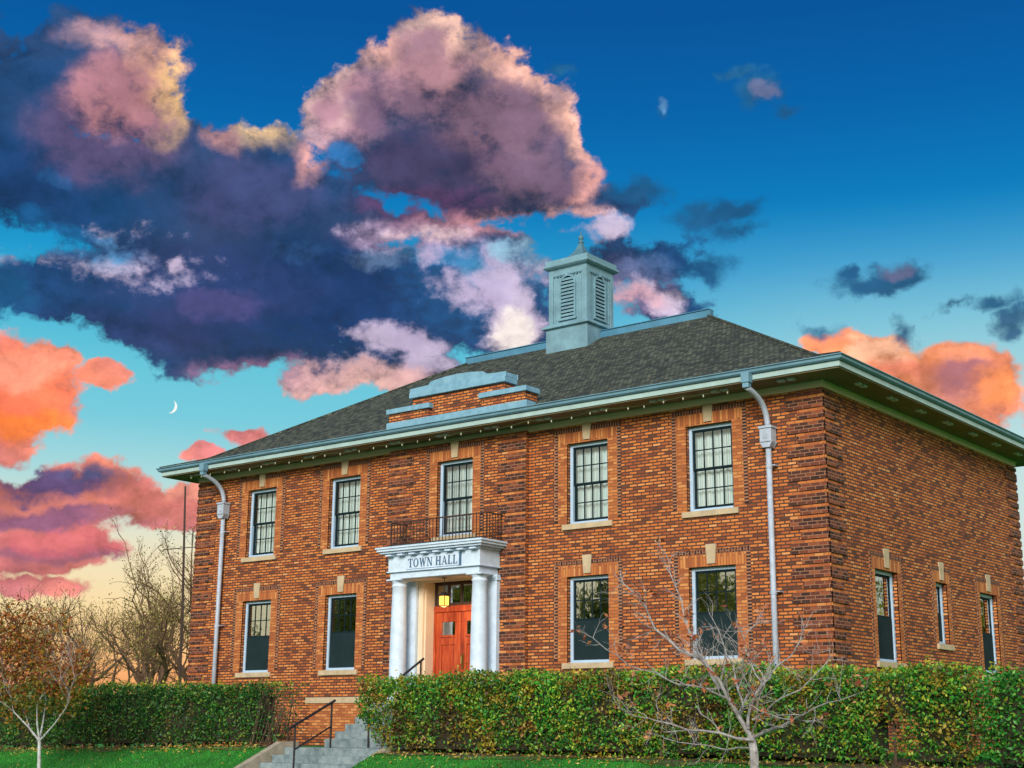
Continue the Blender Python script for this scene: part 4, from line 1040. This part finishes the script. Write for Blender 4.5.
def hedge(label, x0, x1, y0, y1, ztop, n, mat, seed, gaps=(), endfray=0.0, under=0.0):
    """clipped hedge: leaves spread through a shell round a solid dark core; ztop is a function of x; gaps = (x centre, half width, height) openings at the foot"""
    r = np.random.default_rng(seed)
    root = thing('hedge', ((x0 + x1) / 2, (y0 + y1) / 2, ground_z((x0 + x1) / 2, y0)), label, 'hedge', 'clipped hedges in front of the building')
    P = []
    while len(P) < n:
        m_ = 20000
        x = r.uniform(x0 - .15, x1 + .15, m_); y = r.uniform(y0 - .1, y1 + .1, m_); h = r.uniform(0, 1.06, m_)
        zt = np.array([ztop(v) for v in x]); zb = np.array([ground_z(v, y0, False) for v in x]); z = zb + h * (zt - zb)
        Q = np.stack([x, y, z], 1)
        nz = vnoise(Q, 2.6, seed) * .16 + vnoise(Q, 7, seed + 1) * .12 - .14
        # distance inside the clipped box, with soft rounded shoulders and a narrower foot
        foot = .16 * np.clip(.35 - h, 0, 1) * 2
        d = np.minimum.reduce([x - x0 - under * np.clip(.45 - h, 0, 1) / .45, x1 - x, y - y0 - foot, y1 - y - foot, (zt - z)]) + nz * .8
        keep = (d > -.03) & ((d < .26) | (r.random(m_) < .10))
        # shell denser towards the street
        keep &= (y < y0 + .55) | (r.random(m_) < .35)
        keep &= ~((h < .12) & (r.random(m_) < .55))
        keep &= ~((d < .01) & (r.random(m_) < .6))
        hole_ = vnoise(Q, 4.5, seed + 9) < .27
        keep &= ~(hole_ & (r.random(m_) < .55) & (h < .93))
        for gx, gw, gh in gaps:
            inside = (np.abs(x - gx) < gw * (1.15 - .7 * np.clip(h / gh, 0, 1)) + (vnoise(Q, 6, seed + 3) - .5) * .5) & (h < gh)
            keep &= ~(inside & (r.random(m_) < .93))
        if endfray: keep &= ~((x > x1 - endfray) & (r.random(m_) < .45 + .4 * (x - (x1 - endfray)) / endfray))
        P.append(Q[keep])
        if sum(len(p) for p in P) >= n: break
    P = np.concatenate(P)[:n]
    leaves('foliage', P, .058, mat, root, r)
    # shoots sticking out of the top
    k = int((x1 - x0) * 26); xs = r.uniform(x0, x1, k); sh = []
    for x in xs:
        hh = abs(r.normal(0, .07)) + .02; y = r.uniform(y0 + .05, y1 - .1)
        for j in range(4): sh.append((x + r.normal(0, .012), y + r.normal(0, .012), ztop(x) + hh * j / 3))
    leaves('top_shoots', np.array(sh), .055, M['yleaf'], root, r)
    # solid core in twig brown, darkened for inner shade, broken where the gaps are
    segs = []; cuts = sorted((gx - gw, gx + gw, gh) for gx, gw, gh in gaps); a_ = x0 + .22 + under
    for g0, g1, gh in cuts: segs.append((a_, g0 - .1, None)); segs.append((g0 - .1, g1 + .1, gh)); a_ = g1 + .1
    segs.append((a_, x1 - .22 - endfray * .7, None))
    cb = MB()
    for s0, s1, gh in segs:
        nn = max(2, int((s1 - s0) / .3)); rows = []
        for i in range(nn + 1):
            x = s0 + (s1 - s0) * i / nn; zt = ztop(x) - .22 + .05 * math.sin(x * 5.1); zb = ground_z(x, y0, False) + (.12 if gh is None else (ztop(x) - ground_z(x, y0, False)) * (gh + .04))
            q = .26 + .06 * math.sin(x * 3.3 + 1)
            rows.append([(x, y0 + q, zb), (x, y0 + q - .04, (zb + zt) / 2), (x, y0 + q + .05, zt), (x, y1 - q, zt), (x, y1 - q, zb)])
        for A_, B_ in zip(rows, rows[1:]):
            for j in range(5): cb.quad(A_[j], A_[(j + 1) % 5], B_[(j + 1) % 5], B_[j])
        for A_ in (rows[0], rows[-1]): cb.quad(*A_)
    cb.build('shaded_core', M['shaded_core'], root)
    # stems
    st = MB(); x = x0 + .3 + under
    while x < x1 - .2:
        zb = ground_z(x, y0, False) - .05
        for j in range(r.integers(1, 3)):
            xx = x + r.normal(0, .07); yy = (y0 + y1) / 2 + r.normal(0, .15); zt = ztop(x)
            st.tube([(xx, yy, zb), (xx + r.normal(0, .05), yy + r.normal(0, .06), zb + .4), (xx + r.normal(0, .18), yy + r.normal(0, .12), zt - .25)], [.028, .02, .008], 5)
        x += r.uniform(.25, .5)
    if endfray:
        for j in range(70):
            xx = r.uniform(x1 - endfray * 1.2, x1 - .1); yy = r.uniform(y0 + .1, y1 - .2); zt = r.uniform(.2, ztop(x1) + .02); zb = ground_z(xx, y0, False)
            st.tube([(xx - .15, yy, zb), (xx + .02, yy, (zb + zt) / 2), (xx + r.uniform(0, .25), yy + r.normal(0, .05), zt)], [.010, .008, .003], 4)
    so_ = st.build('stems', M['bark'], root); 
    return root
hedge('dark green clipped hedge left of the entrance steps, twiggy at its end by the steps', -25.5, -10.72, -4.05, -3.05, lambda x: 1.03 + .035 * math.sin(x * 1.1) - .004 * (x + 18) + .03 * math.sin(x * 3.7), 42000, M['hedge_l'], 11, endfray=.7)
hedge('long clipped green hedge with yellow and brown patches, right of the steps', -8.36, 4.05, -4.05, -3.1, lambda x: 1.08 + .03 * math.sin(x * 1.3 + 2) + .03 * math.sin(x * 4.3) - .014 * max(0, x) , 52000, M['hedge_r'], 12, gaps=((2.85, .24, .48),), under=.55)
hedge('bright green hedge at the far right, past the dark gap', 4.22, 8.5, -4.15, -3.1, lambda x: 1.0 + .04 * math.sin(x * 2.1), 17000, M['hedge_b'], 13)

def shrub():
    r = np.random.default_rng(31); root = thing('shrub', (-11.15, -.75, -.3), 'small dark evergreen shrub beside the top of the steps', 'shrub')
    c = np.array([-11.15, -.75, .12]); v = r.normal(size=(2600, 3)); v /= np.linalg.norm(v, axis=1)[:, None]; P = c + v * (r.uniform(.55, 1, 2600) ** .6)[:, None] * np.array([.36, .36, .42])
    leaves('foliage', P, .05, M['hedge_l'], root, r)
    s_ = MB(); s_.tube([(-11.15, -.75, -.3), (-11.13, -.75, .1)], .03, 6); s_.build('stem', M['bark'], root)
shrub()

# ---- branching skeletons
def grow(mb, tips, rnd, p, d, L, rad, depth, maxd, spread=.6, up=.25, sides=(7, 5, 4, 3, 3, 3), wig=.22, nchild=(2, 3), ratio=.72, shrink=.62):
    n = 4 if depth < 3 else 3; pts = [p.copy()]; q = p.copy(); dd = d.copy()
    for i in range(n):
        dd = (dd + Vector((rnd.gauss(0, wig), rnd.gauss(0, wig), rnd.gauss(0, wig) + up * .25))).normalized(); q = q + dd * (L / n); pts.append(q.copy())
    r1 = rad * shrink
    mb.tube(pts, [rad + (r1 - rad) * i / n for i in range(n + 1)], sides[min(depth, len(sides) - 1)], cap=False)
    if depth >= maxd:
        tips.append((pts[-1], dd)); tips.append((pts[-2], dd)); return
    k = rnd.randint(*nchild)
    for j in range(k + (1 if depth > 1 else 0)):
        i = n if j < k - 1 or j == 0 else rnd.randint(1, n - 1)
        a_ = rnd.uniform(0, 2 * math.pi); o = dd.orthogonal().normalized(); b_ = dd.cross(o)
        sp = spread * rnd.uniform(.5, 1.25)
        nd = (dd * math.cos(sp) + (o * math.cos(a_) + b_ * math.sin(a_)) * math.sin(sp) + Vector((0, 0, up * .4))).normalized()
        grow(mb, tips, rnd, pts[i], nd, L * ratio * rnd.uniform(.8, 1.2), r1 * (.85 if j == 0 else .65), depth + 1, maxd, spread, up, sides, wig, nchild, ratio, shrink)

def bare_tree(label, base, h, seed, maxd=5, mat='bark_far', leafn=900, group=None, leafmat='olive_leaf', name='bare_tree', lean=(0, 0), multi=1, leafsize=.13):
    rnd = random.Random(seed); r = np.random.default_rng(seed)
    root = thing(name, base, label, 'tree', group); tips = []; b0 = Vector(base)
    tr = MB(); cr = MB(); L = h * .26
    for k in range(multi):
        d = Vector((lean[0] + rnd.gauss(0, .12 + .12 * (multi > 1)), lean[1] + rnd.gauss(0, .1), 1)).normalized()
        top = b0 + d * L; rad = h * .024 * (1 if multi == 1 else .75)
        pts = [b0 + Vector((0, 0, -.2)), b0 + d * L * .4 + Vector((rnd.gauss(0, .08), 0, 0)), top]
        tr.tube(pts, [rad * 1.25, rad, rad * .85], 8)
        for j in range(3):
            a_ = rnd.uniform(0, 6.28); nd = (d + Vector((math.cos(a_), math.sin(a_), 0)) * .55).normalized()
            grow(cr, tips, rnd, top - d * rnd.uniform(0, L * .2), nd, L * .85, rad * .68, 1, maxd, shrink=.68)
    tr.build('trunk', M[mat], root); cr.build('branches', M[mat], root)
    if leafn:
        T = np.array([tuple(t_[0]) for t_ in tips]); idx = r.integers(0, len(T), leafn); P = T[idx] + r.normal(0, .16, (leafn, 3))
        leaves('crown_leaves', P, leafsize, M[leafmat], root, r)
    return root
def place(px, dist_y, ground=-1.6):
    p = at(px, 700, dist_y); return (p.x, p.y, ground_z(p.x, p.y))
BT = [(4, 24, 10.5, 101, ''), (48, 28, 12.6, 102, ''), (92, 22, 10.2, 103, ''), (122, 27, 13.0, 104, ''), (150, 20, 9.8, 115, ''), (172, 16, 8.8, 106, ''), (200, 19, 12.2, 117, ''), (70, 34, 13.5, 118, ''), (26, 34, 12.5, 120, '')]
LB = ['bare autumn tree at the left edge of the picture, behind the red leaved sapling', 'slender bare tree with pale top behind the left hedge, second from the left edge', 'low forked bare tree behind the hedge, between the two slender ones',
      'slender bare tree rising in the middle of the tree row', 'wide crooked bare tree with a short thick trunk behind the hedge', 'bare tree with long sideways limbs left of the antenna mast', 'tall bare tree standing right behind the antenna mast', 'thin straight bare tree farther back, above the right half of the red leaved sapling', 'thin bare tree farther back above the middle of the red leaved sapling']
for (px, y, h, sd, _), lb in zip(BT, LB):
    bare_tree(lb, place(px, y), h + .6, sd, 5, leafn=1800, group='bare trees behind the left hedge', multi=2 if sd % 2 else 1, leafsize=.095)
bare_tree('faint bare tree beyond the right end of the building', (7.0, 42, -1.8), 9.5, 131, 5, leafn=800)

# ---- sapling with pale forked trunk and red and green leaves, left lawn
def sapling():
    root = thing('sapling', (-15.19, -6.5, ground_z(-15.19, -6.5)), 'small pale trunked tree with red brown leaves above green ones on the left lawn', 'tree')
    b0 = Vector((-15.19, -6.5, ground_z(-15.19, -6.5) - .05)); rnd = random.Random(5); r = np.random.default_rng(5)
    f = at(39.5, 741, -6.5); t_ = MB(); t_.tube([b0, (b0 + f) / 2 + Vector((.015, 0, 0)), f], [.046, .04, .036], 9); t_.build('trunk', M['bark_birch'], root)
    cr = MB(); tw = MB(); tips = []
    for px, py, dy in ((26, 716, .25), (37, 706, -.2), (46, 700, .3), (66, 708, -.25), (14, 712, -.1)):
        e_ = at(px, py, -6.5 + dy); mid = (f + e_) / 2 + Vector((rnd.gauss(0, .03), rnd.gauss(0, .04), 0))
        cr.tube([f, mid, e_], [.024, .018, .012], 6, cap=False)
        d = (e_ - f).normalized(); d = (d + Vector((0, 0, .5))).normalized()
        for j in range(2): grow(tw, tips, rnd, e_, d, .72, .010, 2, 5, .55, .35, ratio=.74)
    cr.build('branches', M['bark_birch'], root); tw.build('twigs', M['bark_pale'], root)
    def fill(n, boxes, mat, nm, size):
        P = []
        T = np.array([tuple(t2[0]) for t2 in tips])
        for (px, py, rx, ry), q in boxes:
            c = at(px, py, -6.5); k = 44.0; m_ = int(n * q); v = r.normal(size=(m_, 3)); v /= np.linalg.norm(v, axis=1)[:, None]; v *= r.uniform(0, 1, m_)[:, None] ** .5
            p = np.array(c) + v * np.array([rx / k, rx / k * .8, ry / k]); nz = vnoise(p, 9, 3); P.append(p[(nz > .47)])
        P = np.concatenate(P); leaves(nm, P, size, M[mat], root, r)
    fill(8600, [((14, 640, 36, 44), .26), ((42, 650, 42, 46), .26), ((76, 668, 20, 30), .10), ((15, 690, 30, 26), .16), ((60, 680, 30, 20), .12), ((2, 660, 20, 50), .12)], 'red_leaf', 'upper_leaves', .075)
    fill(2300, [((45, 690, 38, 24), .35), ((74, 698, 18, 18), .2), ((14, 712, 18, 22), .2), ((40, 704, 42, 18), .25)], 'green_red_leaf', 'lower_leaves', .075)
sapling()

# ---- many branched bare magnolia-like tree in front of the right hedge
def front_tree():
    Y = -6.6; bx = at(755, 760, Y); b0 = Vector((bx.x, Y, ground_z(bx.x, Y) - .05)); rnd = random.Random(21); r = np.random.default_rng(21)
    root = thing('small_bare_tree', tuple(b0), 'low wide many branched bare tree with few dry leaves before the long hedge', 'tree')
    tr = MB(); crotch = at(751, 735, Y); tr.tube([b0, at(754, 752, Y), crotch], [.074, .062, .055], 10); tr.build('trunk', M['bark_pale'], root)
    br = MB(); tips = []
    limbs = [([(754, 742), (738, 715), (720, 682), (705, 662), (679, 650), (655, 629), (646, 608), (624, 584)], .058, -.5),
             ([(720, 690), (705, 662), (695, 644), (687, 626), (682, 602), (670, 573), (665, 553)], .040, .5),
             ([(748, 730), (752, 702), (765, 682), (771, 673), (791, 656), (803, 632)], .042, .7),
             ([(765, 686), (750, 660), (744, 640), (756, 624)], .024, .3),
             ([(752, 738), (780, 727), (803, 715), (827, 703), (857, 694)], .040, -.8),
             ([(753, 740), (720, 733), (688, 730), (658, 721), (634, 716)], .038, -.9),
             ([(750, 748), (726, 750), (693, 744), (664, 738)], .024, .4),
             ([(722, 688), (700, 687), (679, 685), (658, 673), (628, 665), (607, 650), (593, 638)], .028, .6),
             ([(722, 690), (722, 668), (726, 648), (738, 630)], .022, -.4),
             ([(740, 718), (738, 690), (733, 664), (722, 640), (712, 618)], .030, .9),
             ([(752, 720), (775, 702), (800, 690), (822, 668), (830, 650)], .024, .2),
             ([(752, 735), (758, 700), (742, 672), (748, 650)], .026, -1.0)]
    for pts, rad, dy in limbs:
        n = len(pts); W_ = []
        for i, (px, py) in enumerate(pts): W_.append(at(px, py, Y + dy * (i / (n - 1)) ** .8 + rnd.gauss(0, .03)))
        # subdivide with crooked jogs
        Q = [W_[0]]
        for a_, b_ in zip(W_, W_[1:]): Q.append((a_ + b_) / 2 + Vector((rnd.gauss(0, .02), rnd.gauss(0, .03), rnd.gauss(0, .02)))); Q.append(b_)
        m_ = len(Q); rad *= .60; br.tube(Q, [max(.0065, rad * (1 - .8 * i / (m_ - 1))) for i in range(m_)], 7, cap=False)
        for i in range(2, m_):
            for _ in range(2 if rnd.random() < .55 else 1):
                d = (Q[i] - Q[i - 1]).normalized(); o = Vector((rnd.gauss(0, 1), rnd.gauss(0, .8), rnd.gauss(.25, .8))).normalized()
                grow(br, tips, rnd, Q[i], (d * .6 + o * .8).normalized(), .30 * rnd.uniform(.6, 1.3), max(.0052, rad * (1 - .78 * i / (m_ - 1)) * .55), 3, 5 if rnd.random() < .5 else 4, .6, .2, sides=(6, 5, 5, 4, 3, 3), ratio=.7, wig=.2)
        tips.append((Q[-1], (Q[-1] - Q[-2]).normalized()))
        grow(br, tips, rnd, Q[-1], (Q[-1] - Q[-2]).normalized(), .22, rad * .2, 3, 4, .5, .2)
    br.build('branches', M['bark_pale'], root)
    T = np.array([tuple(t_[0]) for t_ in tips]); sel = T[r.random(len(T)) < .045]; P = []
    for c in sel: P.append(c + r.normal(0, .035, (r.integers(2, 7), 3)))
    leaves('dry_leaves', np.concatenate(P), .075, M['dry_leaf'], root, r)
front_tree()

# ---- grass blades on the visible lawn edges and fallen leaves
def blades(x0, x1, y0, y1, n, seed, edge=-4.62):
    r = np.random.default_rng(seed); x = r.uniform(x0, x1, n); y = r.uniform(y0, y1, n)
    keep = np.abs(x + 9.17) > 1.60; x, y = x[keep], y[keep]; n = len(x)
    z = np.array([ground_z(a_, b_) for a_, b_ in zip(x, y)]); h = r.uniform(.025, .06, n); a_ = r.uniform(0, 6.28, n); w_ = .006
    v = np.empty((n, 3, 3)); v[:, 0] = np.stack([x - w_ * np.cos(a_), y - w_ * np.sin(a_), z - .01], 1); v[:, 1] = np.stack([x + w_ * np.cos(a_), y + w_ * np.sin(a_), z - .01], 1)
    v[:, 2] = np.stack([x + r.normal(0, .018, n), y + r.normal(0, .018, n), z + h], 1)
    me = bpy.data.meshes.new('grass'); me.vertices.add(n * 3); me.vertices.foreach_set('co', v.reshape(-1).astype(np.float32)); me.loops.add(n * 3); me.loops.foreach_set('vertex_index', np.arange(n * 3, dtype=np.int32))
    me.polygons.add(n); me.polygons.foreach_set('loop_start', np.arange(0, n * 3, 3, dtype=np.int32)); me.update(); me.materials.append(M['grass'])
    return me
me = blades(-26, 7, -6.6, -4.28, 110000, 3)
o = bpy.data.objects.new('grass', me); COL.objects.link(o); tag(o, 'short vivid green lawn grass in front of the hedges', 'grass', kind='stuff')
me = blades(0.2, 6.5, -2.8, 7.0, 30000, 4)
o = bpy.data.objects.new('grass', me); COL.objects.link(o); tag(o, 'green grass strip between the right hedge and the brick side wall', 'grass', kind='stuff')
def litter():
    r = np.random.default_rng(8); n = 2600
    x = r.uniform(-25, 7, n); y = -4.3 + r.normal(0, .2, n); k = r.random(n) < .25; y[k] = r.uniform(-6.6, -4.3, k.sum())
    keep = (np.abs(x + 9.17) > 1.6); x, y = x[keep], y[keep]
    z = np.array([ground_z(a_, b_) for a_, b_ in zip(x, y)]) + r.uniform(.02, .055, len(x))
    o = leaves('fallen_leaves', np.stack([x, y, z], 1), .06, M['litter'], None, r, flat=1.2)
    tag(o, 'yellow fallen leaves scattered along the foot of the hedges', 'leaves', kind='stuff')
litter()

# ---- autumn trees across the street, behind the viewer: seen only as reflections in the windows
def crown_tree(label, x, y, h, seed, mat='back_leaf'):
    rnd = random.Random(seed); r = np.random.default_rng(seed); root = thing('street_tree', (x, y, -1.6), label, 'tree', 'autumn trees across the street')
    t_ = MB(); t_.tube([(x, y, -1.7), (x + .1, y, h * .25), (x, y + .1, h * .55)], [h * .03, h * .02, h * .008], 7); t_.build('trunk', M['bark'], root)
    P = []; S_ = []
    for k in range(34):
        v = r.normal(size=3); v /= np.linalg.norm(v); c = np.array([x, y, -1.6 + h * .6]) + v * r.uniform(.2, 1) ** .5 * np.array([h * .30, h * .30, h * .36]); m_ = 110
        P.append(c + r.normal(0, h * .05, (m_, 3)))
    leaves('crown', np.concatenate(P), h * .034, M[mat], root, r)
for i, (x, y, h) in enumerate([(9, 46, 12), (17, 50, 13), (24, 44, 11), (-42, -44, 15), (-34, -48, 14), (-26, -46, 12), (-47, -38, 13), (-38, -35, 12), (-30, -40, 13), (-22, -37, 10), (-16, -41, 7), (-56, -45, 14), (-6, -44, 7), (-64, -36, 13)]):
    crown_tree('autumn yellow green tree across the street from the building', x, y, h, 300 + i)

# ------------------------------------------------------------------ camera and view
cam = bpy.data.cameras.new('camera'); co = bpy.data.objects.new('camera', cam); COL.objects.link(co)
cam.sensor_width = 36; cam.lens = FPX / 1024 * 36; cam.clip_end = 8000; cam.clip_start = .1
mw = Matrix((RX.to_tuple() + (0,), UX.to_tuple() + (0,), (-FX).to_tuple() + (0,), (0, 0, 0, 1))).transposed()
mw.translation = CAM; co.matrix_world = mw
sc.camera = co
sc.view_settings.view_transform = 'Standard'; sc.view_settings.look = 'None'
sc.view_settings.exposure = 0; sc.view_settings.gamma = 1; sc.view_settings.use_curve_mapping = False
sc.cycles.max_bounces = 6; sc.cycles.transparent_max_bounces = 8; sc.cycles.caustics_reflective = False; sc.cycles.caustics_refractive = False
sc.cycles.sample_clamp_indirect = 4
